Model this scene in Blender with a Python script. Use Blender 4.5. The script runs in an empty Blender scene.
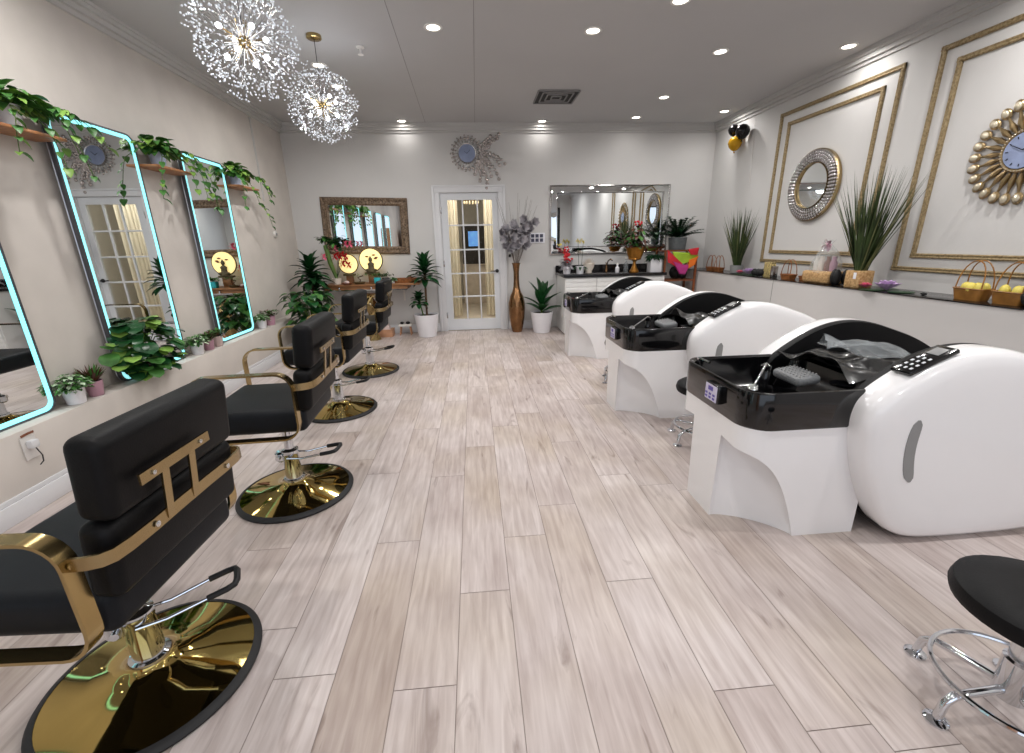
import bpy, bmesh, math, random
from mathutils import Vector as V, Matrix, Euler
PI = math.pi
random.seed(7)
S = bpy.context.scene
COL = S.collection

# ------------------------------------------------------------ camera
cd = bpy.data.cameras.new('camera'); cam = bpy.data.objects.new('camera', cd); COL.objects.link(cam)
cd.sensor_width = 36; cd.sensor_fit = 'HORIZONTAL'; cd.lens = 433.27 * 36 / 1024; cd.clip_start = .02
PITCH, YAW, ROLL = .3006, .0799, -.0202
fw = V((math.sin(YAW)*math.cos(PITCH), math.cos(YAW)*math.cos(PITCH), -math.sin(PITCH)))
r0 = V((math.cos(YAW), -math.sin(YAW), 0)); u0 = r0.cross(fw)
rr = math.cos(ROLL)*r0 + math.sin(ROLL)*u0; uu = -math.sin(ROLL)*r0 + math.cos(ROLL)*u0
cam.matrix_world = Matrix(((rr.x, uu.x, -fw.x, 0), (rr.y, uu.y, -fw.y, 0), (rr.z, uu.z, -fw.z, 1.35), (0, 0, 0, 1)))
S.camera = cam
# ------------------------------------------------------------ world, exposure, daylight of the shop front
w = bpy.data.worlds.new('world'); S.world = w; w.use_nodes = True
w.node_tree.nodes['Background'].inputs[0].default_value = (.75, .85, 1, 1)
w.node_tree.nodes['Background'].inputs[1].default_value = 1.0
S.view_settings.view_transform = 'Standard'; S.view_settings.look = 'None'
S.view_settings.exposure = -0.72; S.view_settings.gamma = 1; S.view_settings.use_curve_mapping = False
XL, XR, YB, YF, ZC = -2.60, 3.70, 6.97, -3.2, 2.966
def area(name, loc, rot, sx, sy, power, col, spread=PI):
    l = bpy.data.lights.new(name, 'AREA'); l.shape = 'RECTANGLE'; l.size = sx; l.size_y = sy
    l.energy = power; l.color = col; l.spread = spread
    o = bpy.data.objects.new(name, l); o.location = loc; o.rotation_euler = rot; COL.objects.link(o); return o
area('shopfront_daylight', (.5, YF+.12, 1.45), (PI/2, 0, 0), 5.2, 2.1, 75, (.80, .88, 1))
DOWN_POWER = 22

# ------------------------------------------------------------ materials
def lin(h):
    h = h.lstrip('#'); o = []
    for i in (0, 2, 4):
        c = int(h[i:i+2], 16)/255; o.append(c/12.92 if c <= .04045 else ((c+.055)/1.055)**2.4)
    return (*o, 1)
M = {}
def mat(name, col, rough=.5, metal=0, bump=0, bscale=60, var=0, vscale=8, coat=0, trans=0, ior=1.45, emit=0, ecol=None, stretch=None, spec=None, alpha=1, col2=None):
    m = bpy.data.materials.new(name); m.use_nodes = True; nt = m.node_tree; b = nt.nodes['Principled BSDF']
    c = lin(col) if isinstance(col, str) else col
    b.inputs['Base Color'].default_value = c
    b.inputs['Roughness'].default_value = rough; b.inputs['Metallic'].default_value = metal
    b.inputs['Coat Weight'].default_value = coat; b.inputs['Transmission Weight'].default_value = trans
    b.inputs['IOR'].default_value = ior; b.inputs['Alpha'].default_value = alpha
    if spec is not None: b.inputs['Specular IOR Level'].default_value = spec
    if emit: b.inputs['Emission Strength'].default_value = emit; b.inputs['Emission Color'].default_value = lin(ecol or col)
    tc = nt.nodes.new('ShaderNodeTexCoord'); mp = nt.nodes.new('ShaderNodeMapping')
    nt.links.new(tc.outputs['Object'], mp.inputs[0])
    if stretch: mp.inputs['Scale'].default_value = stretch
    if var or col2:
        n = nt.nodes.new('ShaderNodeTexNoise'); n.inputs['Scale'].default_value = vscale; n.inputs['Detail'].default_value = 5
        nt.links.new(mp.outputs[0], n.inputs['Vector'])
        r = nt.nodes.new('ShaderNodeValToRGB'); r.color_ramp.elements[0].position = .35; r.color_ramp.elements[1].position = .65
        c2 = lin(col2) if col2 else tuple(min(1, x*(1+var)) for x in c[:3])+(1,)
        c1 = c if col2 else tuple(x*(1-var) for x in c[:3])+(1,)
        r.color_ramp.elements[0].color = c1; r.color_ramp.elements[1].color = c2
        nt.links.new(n.outputs[0], r.inputs[0]); nt.links.new(r.outputs[0], b.inputs['Base Color'])
    if bump:
        n = nt.nodes.new('ShaderNodeTexNoise'); n.inputs['Scale'].default_value = bscale; n.inputs['Detail'].default_value = 3
        nt.links.new(mp.outputs[0], n.inputs['Vector'])
        bp = nt.nodes.new('ShaderNodeBump'); bp.inputs['Strength'].default_value = bump; bp.inputs['Distance'].default_value = .01
        nt.links.new(n.outputs[0], bp.inputs['Height']); nt.links.new(bp.outputs[0], b.inputs['Normal'])
    M[name] = m; return m
mat('wall', '#cfcdcb', .75, bump=.05, bscale=40, var=.015, vscale=2)
mat('wall_left', '#cdc6bf', .7, bump=.12, bscale=9, var=.05, vscale=3)
mat('low_wall', '#cdcac8', .6, var=.015, vscale=2)
mat('ceiling', '#bbbabb', .85, bump=.03, bscale=30, var=.02, vscale=1.2)
mat('seam', '#8f8d8d', .9)
mat('crown', '#c4c2c0', .6, var=.01)
mat('trim_white', '#d9d9db', .45, var=.01)
mat('door_white', '#d6d8db', .4, var=.01)
mat('glass', '#f4f8f8', .02, trans=1, ior=1.05, spec=.5)
mat('mirror', '#e9ecec', .01, metal=1)
mat('black_leather', '#08080a', .5, bump=.08, bscale=220, var=.12, vscale=30, spec=.22)
mat('seat_leather', '#101318', .5, bump=.06, bscale=220, var=.1, vscale=30, spec=.25)
mat('gold', '#b39c6c', .2, metal=1, var=.03, vscale=3)
mat('gold_mirror', '#bfa765', .05, metal=1, var=.04, vscale=4)
mat('gold_brushed', '#a8936c', .27, metal=1, bump=.05, bscale=80, stretch=(1, 1, 12))
mat('chrome', '#dadce0', .09, metal=1, var=.02)
mat('silver', '#b9b6b4', .22, metal=1, var=.1, vscale=40)
mat('black_rubber', '#18181a', .55, var=.1)
mat('black_gloss', '#08080a', .12, coat=.4, var=.1, vscale=3)
mat('black_matt', '#121213', .6, var=.1)
mat('white_gloss', '#f0eff0', .18, coat=.25, var=.008, vscale=2)
mat('grey_strip', '#8b8b8b', .4, var=.04)
mat('grey_pad', '#77797b', .45, bump=.5, bscale=90)
mat('panel_lilac', '#cfc9e0', .35, var=.03)
mat('panel_purple', '#5b4ea0', .4, var=.05)
mat('key_white', '#d9dce2', .3, var=.03)
mat('black_vinyl', '#0b0b0c', .3, bump=.5, bscale=11, var=.1, vscale=6, coat=.3)
mat('clear_wrap', '#d7dde0', .08, trans=.6, ior=1.2, alpha=.35, bump=.8, bscale=14)
mat('neon', '#7fe9f2', .4, emit=1.75, ecol='#9deef2')
mat('neon_soft', '#dfe8f5', .4, emit=.0, ecol='#9fb8ff')
mat('mirror_edge', '#c8ccd2', .3, metal=1, var=.03)
mat('shelf_wood', '#a8734c', .45, var=.18, vscale=6, stretch=(1, 6, 1), bump=.1)
mat('desk_wood', '#8a5f3c', .45, var=.25, vscale=7, stretch=(1, 5, 5), bump=.1)
mat('rack_wood', '#7d4526', .45, var=.2, vscale=8, stretch=(4, 4, 1))
mat('pink_wood', '#b98a6a', .5, var=.15, vscale=8, stretch=(1, 6, 1))
mat('carved', '#4a3a2c', .42, bump=1.0, bscale=55, col2='#8c7762', vscale=45, metal=.25)
mat('gold_trim', '#7d6a48', .5, metal=.25, bump=.7, bscale=110, col2='#a89470', vscale=60)
mat('leaf', '#467837', .42, var=.35, vscale=14, spec=.4)
mat('leaf_light', '#7fa64a', .42, var=.3, vscale=14)
mat('leaf_dark', '#143a1c', .36, var=.35, vscale=14)
mat('leaf_deep', '#1b4a24', .3, var=.3, vscale=14)
mat('grass', '#33431f', .5, var=.4, vscale=5)
mat('grass_tip', '#6d6f45', .6, var=.3)
mat('leaf_white', '#b9cfae', .5, var=.15, vscale=20)
mat('leaf_brown', '#4e2a1e', .5, var=.4, vscale=20)
mat('stem_green', '#4d6a2b', .5, var=.2)
mat('stem_brown', '#5a4330', .7, var=.25, bump=.3)
mat('pot_white', '#e4e2e6', .3, var=.01)
mat('pot_blue', '#b9c4dc', .35, var=.02)
mat('pot_pink', '#b78d9d', .4, var=.04)
mat('pot_beige', '#cdb8b4', .4, var=.04)
mat('pot_red', '#5e1c20', .35, var=.1)
mat('pot_grey', '#5c6163', .5, var=.15, vscale=20)
mat('soil', '#2a1d14', .9, var=.3, vscale=60)
mat('bronze', '#8e6a4a', .2, metal=1, var=.18, vscale=9, bump=.35, bscale=25)
mat('magnolia', '#aaa6ab', .45, metal=.1, var=.2, vscale=22)
mat('twig', '#6d625c', .7, var=.2)
mat('stud_bed', '#4d443e', .5, metal=.3, var=.2, vscale=60)
mat('stud_silver', '#d9d6d4', .15, metal=.9, var=.1)
mat('frame_dark', '#5b5d63', .35, metal=.6, var=.05)
mat('jewel_grey', '#b3aaa5', .2, metal=.6, var=.4, vscale=60)
mat('clock_face', '#8d99b8', .3, var=.1, vscale=12)
mat('pearl', '#d8cdb6', .2, metal=.55, var=.08)
mat('sun_gold', '#a08a66', .28, metal=.85, var=.15, vscale=30)
mat('clock_black', '#101014', .3, var=.1)
mat('counter_black', '#141214', .15, var=.3, vscale=30)
mat('slat_white', '#e9e8e6', .45, var=.015)
mat('urn_gold', '#a5702c', .3, metal=.65, var=.25, vscale=12)
mat('red', '#c01f2c', .5, var=.15)
mat('pink', '#e2708c', .5, var=.15)
mat('yellow', '#dccb62', .5, var=.1)
mat('orange', '#e2742a', .4, var=.1)
mat('lime', '#9fc03a', .4, var=.1)
mat('magenta', '#b3377f', .4, var=.1)
mat('lilac', '#c4a6cf', .5, var=.15)
mat('wicker', '#a67d4e', .6, bump=1, bscale=70, col2='#d3ae7c', vscale=60)
mat('wicker_brown', '#7c4a26', .55, bump=1, bscale=80, col2='#a86a38', vscale=50)
mat('leopard', '#e0c987', .5, col2='#2c1e0d', vscale=70)
mat('amber', '#96672f', .35, var=.25, vscale=12)
mat('turquoise', '#2aa6ae', .3, var=.05)
mat('moon_lit', '#ffe9a6', .5, emit=1.5, ecol='#ffe39a')
mat('buddha', '#5c5136', .6, var=.2)
mat('shell', '#ddd2c6', .4, var=.08)
mat('balloon_black', '#0c0b0b', .12, var=.05)
mat('balloon_gold', '#c59418', .2, metal=.3, var=.05)
mat('plate', '#dad6d2', .4, var=.02)
mat('lamp_lens', '#ffffff', .5, emit=14, ecol='#fff6e8')
mat('lamp_trim', '#e9e7e4', .4, var=.01)
mat('bulb', '#ffffff', .5, emit=22, ecol='#f3f6ff')
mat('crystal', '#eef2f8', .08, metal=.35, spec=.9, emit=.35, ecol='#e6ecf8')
mat('crystal_warm', '#ffeccb', .1, metal=.2, emit=1.2, ecol='#ffe2ae')
mat('vent_dark', '#262626', .7, var=.1)
mat('curtain', '#d6cdbb', .8, var=.08, vscale=12, stretch=(8, 8, .5))
mat('hall_wall', '#d5cfc4', .8, var=.03)
mat('hall_dark', '#3a3532', .7, var=.1)
mat('hall_floor', '#cdbfae', .45, var=.08)
mat('screen', '#5c8fd0', .5, emit=1.3, ecol='#6fa6e6', col2='#2b4f8a', vscale=12)
mat('card', '#ececf2', .6, var=.01)
mat('card_dark', '#4a4c60', .6, var=.1)
mat('terracotta', '#7c4a34', .6, var=.1)
mat('white_cloth', '#e2ddd6', .8, var=.03)
mat('dusk_glass', '#5d6a78', .1, spec=.6, var=.3, vscale=1.5)

# floor plank material (uses the planks' own uv: u across 0..1, v along in metres, colour attribute as random)
def floor_mat():
    m = bpy.data.materials.new('planks'); m.use_nodes = True; nt = m.node_tree; b = nt.nodes['Principled BSDF']; N = nt.nodes.new; L = nt.links.new
    uv = N('ShaderNodeUVMap'); uv.uv_map = 'UVMap'
    at = N('ShaderNodeAttribute'); at.attribute_name = 'rnd'
    cb = N('ShaderNodeCombineXYZ'); L(at.outputs['Fac'], cb.inputs[2])
    sc = N('ShaderNodeVectorMath'); sc.operation = 'SCALE'; sc.inputs['Scale'].default_value = 37; L(cb.outputs[0], sc.inputs[0])
    ad = N('ShaderNodeVectorMath'); ad.operation = 'ADD'; L(uv.outputs[0], ad.inputs[0]); L(sc.outputs[0], ad.inputs[1])
    def noise(scl, s, d=4, dist=0):
        mp = N('ShaderNodeMapping'); mp.inputs['Scale'].default_value = scl; L(ad.outputs[0], mp.inputs[0])
        n = N('ShaderNodeTexNoise'); n.inputs['Scale'].default_value = s; n.inputs['Detail'].default_value = d; n.inputs['Distortion'].default_value = dist
        L(mp.outputs[0], n.inputs['Vector']); return n
    def ramp(n, p0, c0, p1, c1):
        r = N('ShaderNodeValToRGB'); e = r.color_ramp.elements; e[0].position = p0; e[1].position = p1; e[0].color = lin(c0); e[1].color = lin(c1); L(n.outputs[0], r.inputs[0]); return r
    big = ramp(noise((1, .9, 1), 2.1, 3, .6), .38, '#dad1ce', .64, '#cabfbc')
    grn = ramp(noise((1, 1.1, 1), 1.3, 2), .45, '#ffffff', .75, '#eee9dc')
    fine = ramp(noise((9, .8, 1), 5, 6, .4), .3, '#d2cbc8', .72, '#ffffff')
    streak = ramp(noise((3.2, .55, 1), 3.2, 5, 1.6), .62, '#ffffff', .76, '#97867f')
    def mul(a, c, f=1):
        x = N('ShaderNodeMix'); x.data_type = 'RGBA'; x.blend_type = 'MULTIPLY'; x.inputs[0].default_value = f; L(a, x.inputs[6]); L(c, x.inputs[7]); return x.outputs[2]
    c = mul(big.outputs[0], fine.outputs[0], .8); c = mul(c, streak.outputs[0], .75); c = mul(c, grn.outputs[0], .9)
    tint = N('ShaderNodeValToRGB'); tint.color_ramp.elements[0].color = lin('#f0ecea'); tint.color_ramp.elements[1].color = lin('#ffffff'); L(at.outputs['Fac'], tint.inputs[0])
    c = mul(c, tint.outputs[0])
    L(c, b.inputs['Base Color']); b.inputs['Roughness'].default_value = .38; b.inputs['Specular IOR Level'].default_value = .45
    M['planks'] = m
floor_mat()
mat('groove', '#938680', .8)

# ------------------------------------------------------------ mesh builder
def frame_path(pts, closed, up):
    n = len(pts); fr = []; prev = None
    for i in range(n):
        a = pts[(i-1) % n] if (closed or i > 0) else pts[0]
        b = pts[(i+1) % n] if (closed or i < n-1) else pts[-1]
        t = (b-a).normalized() if (b-a).length > 1e-9 else V((0, 0, 1))
        if up is not None:
            x = up.cross(t)
            if x.length < 1e-5: x = V((1, 0, 0)).cross(t)
            x.normalize(); y = t.cross(x)
        else:
            if prev is None:
                h = V((0, 0, 1)) if abs(t.z) < .9 else V((1, 0, 0)); x = h.cross(t).normalized()
            else:
                x = prev - t*prev.dot(t); x.normalize()
            prev = x; y = t.cross(x)
        fr.append((x, y))
    return fr
class MB:
    def __init__(s): s.bm = bmesh.new()
    def face(s, vs, mi=0):
        try: f = s.bm.faces.new(vs); f.material_index = mi; f.smooth = True; return f
        except ValueError: return None
    def box(s, c, d, bevel=0, seg=2, rot=None, mi=0, taper=None):
        r = bmesh.ops.create_cube(s.bm, size=1); vs = r['verts']
        for v in vs:
            v.co = V((v.co.x*d[0], v.co.y*d[1], v.co.z*d[2]))
            if taper and v.co.z > 0: v.co.x *= taper; v.co.y *= taper
        fs = {f for v in vs for f in v.link_faces}
        if bevel:
            es = {e for v in vs for e in v.link_edges}
            rb = bmesh.ops.bevel(s.bm, geom=list(es), offset=bevel, segments=seg, profile=.5, affect='EDGES')
            fs |= set(rb['faces']); fs = {f for f in fs if f.is_valid}
            vs = {v for f in fs for v in f.verts}
        mt = Matrix.Translation(V(c)) @ (Euler(rot).to_matrix().to_4x4() if rot else Matrix())
        for v in vs: v.co = mt @ v.co
        for f in fs: f.material_index = mi; f.smooth = bool(bevel)
        return s
    def bx(s, x0, x1, y0, y1, z0, z1, **k): return s.box(((x0+x1)/2, (y0+y1)/2, (z0+z1)/2), (abs(x1-x0), abs(y1-y0), abs(z1-z0)), **k)
    def loft(s, rings, closed_ring=True, cap=True, closed_path=False, mi=0):
        R = [[s.bm.verts.new(p) for p in ring] for ring in rings]; n = len(R[0]); m = len(R)
        for i in range(m if closed_path else m-1):
            A, B = R[i], R[(i+1) % m]
            for j in range(n if closed_ring else n-1):
                k = (j+1) % n; s.face((A[j], A[k], B[k], B[j]), mi)
        if cap and not closed_path and closed_ring:
            s.face(list(reversed(R[0])), mi); s.face(R[-1], mi)
        return s
    def lathe(s, prof, seg=24, c=(0, 0, 0), mi=0, axis=None, sx=1, sy=1, cap=True):
        mt = Matrix.Translation(V(c))
        if axis is not None: mt = mt @ V((0, 0, 1)).rotation_difference(V(axis)).to_matrix().to_4x4()
        rings = [[mt @ V((max(r, 1e-4)*math.cos(2*PI*i/seg)*sx, max(r, 1e-4)*math.sin(2*PI*i/seg)*sy, z)) for i in range(seg)] for r, z in prof]
        return s.loft(rings, mi=mi, cap=cap)
    def tube(s, pts, r, seg=8, closed=False, mi=0):
        pts = [V(p) for p in pts]; fr = frame_path(pts, closed, None)
        rs = r if isinstance(r, (list, tuple)) else [r]*len(pts)
        rings = [[p + x*math.cos(2*PI*i/seg)*q + y*math.sin(2*PI*i/seg)*q for i in range(seg)] for p, (x, y), q in zip(pts, fr, rs)]
        return s.loft(rings, closed_path=closed, mi=mi)
    def strip(s, pts, w, t, up, closed=False, mi=0):   # flat bar: width w along `up`, thickness t
        pts = [V(p) for p in pts]; fr = frame_path(pts, closed, V(up))
        rings = [[p + x*a + y*b for a, b in ((t/2, -w/2), (t/2, w/2), (-t/2, w/2), (-t/2, -w/2))] for p, (x, y) in zip(pts, fr)]
        return s.loft(rings, closed_path=closed, mi=mi)
    def ball(s, c, r, sub=2, mi=0, scale=(1, 1, 1), rot=None):
        m = Matrix.Translation(V(c)) @ (Euler(rot).to_matrix().to_4x4() if rot else Matrix()) @ Matrix.Diagonal((*[r*q for q in scale], 1))
        g = bmesh.ops.create_icosphere(s.bm, subdivisions=sub, radius=1, matrix=m)
        for f in {f for v in g['verts'] for f in v.link_faces}: f.material_index = mi; f.smooth = True
        return s
    def prism(s, poly, z0, z1, mi=0, f=None):          # polygon in xy (or mapped by f) extruded
        f = f or (lambda x, y, z: V((x, y, z)))
        return s.loft([[f(x, y, z0) for x, y in poly], [f(x, y, z1) for x, y in poly]], mi=mi)
    def leaf(s, base, d, L, W, up=V((0, 0, 1)), bend=.5, fold=.25, n=4, mi=0, tip=.0, prof=None):
        d = V(d).normalized(); base = V(base); side = d.cross(up)
        if side.length < 1e-3: side = d.cross(V((1, 0, 0)))
        side.normalize(); p = base.copy(); rows = []
        for i in range(n+1):
            t = i/n
            wd = W*.5*(prof(t) if prof else math.sin(PI*min(1, t*.92+.08))**.8)
            nn = side.cross(d).normalized()
            rows.append((p - side*wd + nn*wd*fold, p.copy(), p + side*wd + nn*wd*fold))
            d = (d - V((0, 0, 1))*bend/n).normalized(); p = p + d*(L/n)
        vs = [[s.bm.verts.new(q) for q in r] for r in rows]
        for a, b in zip(vs, vs[1:]):
            s.face((a[0], a[1], b[1], b[0]), mi); s.face((a[1], a[2], b[2], b[1]), mi)
        return s
    def build(s, name, mats, parent=None, loc=None, rot=None, sharp=38, **props):
        bmesh.ops.remove_doubles(s.bm, verts=s.bm.verts, dist=1e-6)
        bmesh.ops.recalc_face_normals(s.bm, faces=s.bm.faces)
        me = bpy.data.meshes.new(name); s.bm.to_mesh(me); s.bm.free()
        for m in (mats if isinstance(mats, (list, tuple)) else [mats]): me.materials.append(M[m])
        me.set_sharp_from_angle(angle=math.radians(sharp))
        o = bpy.data.objects.new(name, me); COL.objects.link(o)
        if parent: o.parent = parent
        if loc is not None: o.location = loc
        if rot is not None: o.rotation_euler = rot
        for k, v in props.items(): o[k] = v
        return o
def thing(name, label, cat, loc=(0, 0, 0), rz=0, group=None, rot=None):
    o = bpy.data.objects.new(name, None); COL.objects.link(o); o.empty_display_size = .05
    o.location = loc; o.rotation_euler = rot or (0, 0, rz); o['label'] = label; o['category'] = cat
    if group: o['group'] = group
    return o
def tag(o, label, cat, group=None):
    o['label'] = label; o['category'] = cat
    if group: o['group'] = group
    return o
def struct(name, mb, mats, parent=None, **k):
    o = mb.build(name, mats, parent, **k)
    if not parent: o['kind'] = 'structure'
    return o
def dup(root, loc, rz, label, group=None):
    def cp(o, par):
        c = o.copy(); COL.objects.link(c); c.parent = par
        for ch in o.children: cp(ch, c)
        return c
    kids = list(root.children); r = root.copy(); COL.objects.link(r)
    r.location = loc; r.rotation_euler = (0, 0, rz); r['label'] = label
    if group: r['group'] = group
    for ch in kids: cp(ch, r)
    return r
def rrect(x0, x1, y0, y1, r, n=5):
    P = []
    for cx, cy, a in ((x1-r, y1-r, 0), (x0+r, y1-r, PI/2), (x0+r, y0+r, PI), (x1-r, y0+r, 1.5*PI)):
        for i in range(n+1): t = a + PI/2*i/n; P.append((cx+r*math.cos(t), cy+r*math.sin(t)))
    return P
rnd = random.uniform

# ============================================================ SETTING
# ---- floor of individual planks
def make_floor():
    bm = bmesh.new(); uvl = bm.loops.layers.uv.new('UVMap'); rl = bm.faces.layers.float.new('rnd')
    PW = .2; x0 = -.513; g = .0013; R = random.Random(3)
    PL = 1.315; JT = {0: 1.776, 1: 1.046, 2: 1.425, 3: 1.753, 4: 1.991, 5: 1.425, 6: 2.26, 7: 2.123}
    k = -11
    while x0 + k*PW < XR:
        xa, xb = x0+k*PW, x0+(k+1)*PW
        if xb > XL:
            y = YF - R.uniform(0, 1.8)
            if k in JT: y = JT[k]-PL*4
            while y < YB:
                ye = y+PL
                X0, X1, Y0, Y1 = max(xa, XL)+g, min(xb, XR)-g, max(y, YF)+g, min(ye, YB)-g
                if Y1 > Y0+.01:
                    vs = [bm.verts.new(p) for p in ((X0, Y0, 0), (X1, Y0, 0), (X1, Y1, 0), (X0, Y1, 0))]
                    f = bm.faces.new(vs); f[rl] = R.random()
                    for lo in f.loops: lo[uvl].uv = (lo.vert.co.x-xa, lo.vert.co.y-y)
                y = ye
        k += 1
    vs = [bm.verts.new(p) for p in ((XL, YF, -.002), (XR, YF, -.002), (XR, YB, -.002), (XL, YB, -.002))]
    f = bm.faces.new(vs); f.material_index = 1
    lo = [bm.verts.new((p.co.x, p.co.y, -.1)) for p in vs]
    f = bm.faces.new(list(reversed(lo))); f.material_index = 1
    for i in range(4):
        f = bm.faces.new((vs[i], lo[i], lo[(i+1) % 4], vs[(i+1) % 4])); f.material_index = 1
    me = bpy.data.meshes.new('floor'); bm.to_mesh(me); bm.free(); me.materials.append(M['planks']); me.materials.append(M['groove'])
    o = bpy.data.objects.new('floor', me); COL.objects.link(o); o['kind'] = 'structure'
make_floor()
# ---- ceiling with faint panel seams
m = MB(); m.bx(XL-.15, XR+.15, YF-.15, YB+.15, ZC, ZC+.1)
struct('ceiling', m, 'ceiling')
m = MB()
for xa, ya, xb, yb in ((-.51, 2, -.59, 6.9), (.067, 2, .098, 6.9)):
    m.strip([(xa, ya, ZC-.001), (xb, yb, ZC-.001)], .005, .0015, (1, 0, 0))
struct('trim_1', m, 'seam')
# ---- walls
m = MB(); m.bx(XL-.15, XL, YF, YB, 0, ZC)
struct('wall_left', m, 'wall_left')
XLL = -2.44; LZ = .442
m = MB(); m.bx(XL, XLL, YF, YB, 0, LZ, bevel=.004)
struct('wall_left_ledge', m, 'wall_left')
m = MB(); m.bx(XR, XR+.15, YF, YB, 0, ZC)
struct('wall_right', m, 'wall')
XRL = 3.36; RZ = .896
m = MB(); m.bx(XRL, XR, YF, YB, 0, RZ-.008)
struct('wall_right_ledge', m, 'low_wall')
m = MB(); m.bx(XRL-.012, XR, YF, YB, RZ-.008, RZ, bevel=.002)
for y in (1.6, 4.72): m.bx(XRL-.001, XRL+.004, y, y+.004, .1, RZ-.01)
struct('trim_2', m, 'counter_black')
DX0, DX1, DZ = -.47, .405, 2.065
m = MB(); m.bx(XL-.15, DX0, YB, YB+.14, 0, ZC); m.bx(DX1, XR+.15, YB, YB+.14, 0, ZC); m.bx(DX0, DX1, YB, YB+.14, DZ, ZC)
struct('wall_back', m, 'wall')
# front wall behind the camera with shop windows
m = MB(); m.bx(XL-.15, XR+.15, YF-.15, YF, 0, .35); m.bx(XL-.15, XR+.15, YF-.15, YF, 2.55, ZC); m.bx(XL-.15, -2.2, YF-.15, YF, .35, 2.55); m.bx(3.3, XR+.15, YF-.15, YF, .35, 2.55)
struct('wall_front', m, 'wall')
for i, (a, b) in enumerate(((-2.2, -.37), (-.37, 1.46), (1.46, 3.3))):
    m = MB()
    for x in (a+.03, b-.03): m.bx(x-.03, x+.03, YF-.11, YF-.04, .35, 2.55)
    for z in (.38, 2.52): m.bx(a+.06, b-.06, YF-.11, YF-.04, z-.03, z+.03)
    fr = struct('window_%d' % (i+1), m, 'black_matt')
    m = MB(); m.bx(a+.06, b-.06, YF-.08, YF-.07, .41, 2.49); m.build('window_pane', 'dusk_glass', fr)
# crown mouldings (stepped)
def crown(name, P, nrm):
    m = MB()
    a, b = V(P[0]), V(P[1]); n = V(nrm)
    for dep, z0, z1 in ((.085, -.022, 0), (.074, -.05, -.022), (.05, -.085, -.05), (.022, -.115, -.085)):
        q = [a, b, b+n*dep, a+n*dep]
        m.loft([[p+V((0, 0, ZC+z0)) for p in q], [p+V((0, 0, ZC+z1)) for p in q]])
    struct(name, m, 'crown', sharp=20)
crown('trim_3', ((XL, YF, 0), (XL, YB, 0)), (1, 0, 0))
crown('trim_4', ((XL, YB, 0), (XR, YB, 0)), (0, -1, 0))
crown('trim_5', ((XR, YF, 0), (XR, YB, 0)), (-1, 0, 0))
# baseboards
def base(name, x0, x1, y0, y1, h, ax):
    m = MB(); m.bx(x0, x1, y0, y1, 0, h*.8, bevel=.003)
    if ax == 'x+': m.bx(x0, x1-.008, y0, y1, h*.8, h, bevel=.003)
    elif ax == 'x-': m.bx(x0+.008, x1, y0, y1, h*.8, h, bevel=.003)
    else: m.bx(x0, x1, y0+.008, y1, h*.8, h, bevel=.003)
    struct(name, m, 'trim_white')
base('baseboard_left', XLL, XLL+.018, YF, YB-.02, .135, 'x+')
base('baseboard_back', XLL+.02, DX0-.1, YB-.018, YB, .13, 'y')
base('baseboard_back_right', DX1+.1, 1.13, YB-.018, YB, .13, 'y')
base('baseboard_right', XRL-.018, XRL, YF, YB, .12, 'x-')
# corner strips on the walls
m = MB(); m.bx(XL, XL+.012, 6.09, 6.115, 1.9, ZC-.13); struct('trim_6', m, 'crown')
# ---- gold picture-frame mouldings on the right wall
def gold_rect(name, y0, y1, z0, z1, wd=.038):
    m = MB(); x = XR-.011
    for a, b in (((y0, z0), (y1, z0)), ((y1, z0), (y1, z1)), ((y1, z1), (y0, z1)), ((y0, z1), (y0, z0))):
        d = V((0, b[0]-a[0], b[1]-a[1])).normalized()
        p, q = V((x, *a))-d*wd/2, V((x, *b))+d*wd/2
        s_ = V((1, 0, 0)).cross(d)
        pr = [(-.5, .011), (-.5, -.003), (-.3, -.01), (0, -.006), (.3, -.01), (.5, -.003), (.5, .011)]
        m.loft([[e + s_*u*wd + V((t, 0, 0)) for u, t in pr] for e in (p, q)])
    struct(name, m, 'gold_trim')
ZT, ZB = 2.709, 1.067
gold_rect('trim_7', 3.97, 5.48, ZB, ZT)
gold_rect('trim_8', 4.13, 5.33, ZB+.11, ZT-.12)
gold_rect('trim_9', 1.95, 3.635, ZB, ZT)
gold_rect('trim_10', 2.12, 3.49, ZB+.11, ZT-.12)
# ---- door in the back wall
m = MB()
for s_ in (-1, 1):
    x = DX0 if s_ < 0 else DX1
    a, b = sorted((x, x+s_*.09)); m.bx(a, b, YB-.022, YB, 0, DZ, bevel=.003); a, b = sorted((x+s_*.07, x+s_*.105)); m.bx(a, b, YB-.035, YB, 0, DZ+.085, bevel=.003)
    a, b = sorted((x, x-s_*.012)); m.bx(a, b, YB, YB+.14, 0, DZ)
m.bx(DX0-.09, DX1+.09, YB-.022, YB, DZ, DZ+.09, bevel=.003); m.bx(DX0-.105, DX1+.105, YB-.035, YB, DZ+.075, DZ+.1, bevel=.003)
struct('trim_11', m, 'trim_white')
m = MB(); yd0, yd1 = YB+.01, YB+.05
gx0, gx1, gz0, gz1 = -.355, .31, .185, 1.965; a0, a1 = DX0+.014, DX1-.014
m.bx(a0, gx0, yd0, yd1, .01, DZ-.004); m.bx(gx1, a1, yd0, yd1, .01, DZ-.004); m.bx(gx0, gx1, yd0, yd1, .01, gz0); m.bx(gx0, gx1, yd0, yd1, gz1, DZ-.004)
for i in (1, 2): x = gx0+(gx1-gx0)*i/3; m.bx(x-.011, x+.011, yd0+.002, yd1-.002, gz0, gz1, bevel=.003)
for i in (1, 2, 3, 4): z = gz0+(gz1-gz0)*i/5; m.bx(gx0, gx1, yd0+.003, yd1-.003, z-.011, z+.011, bevel=.003)
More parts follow.
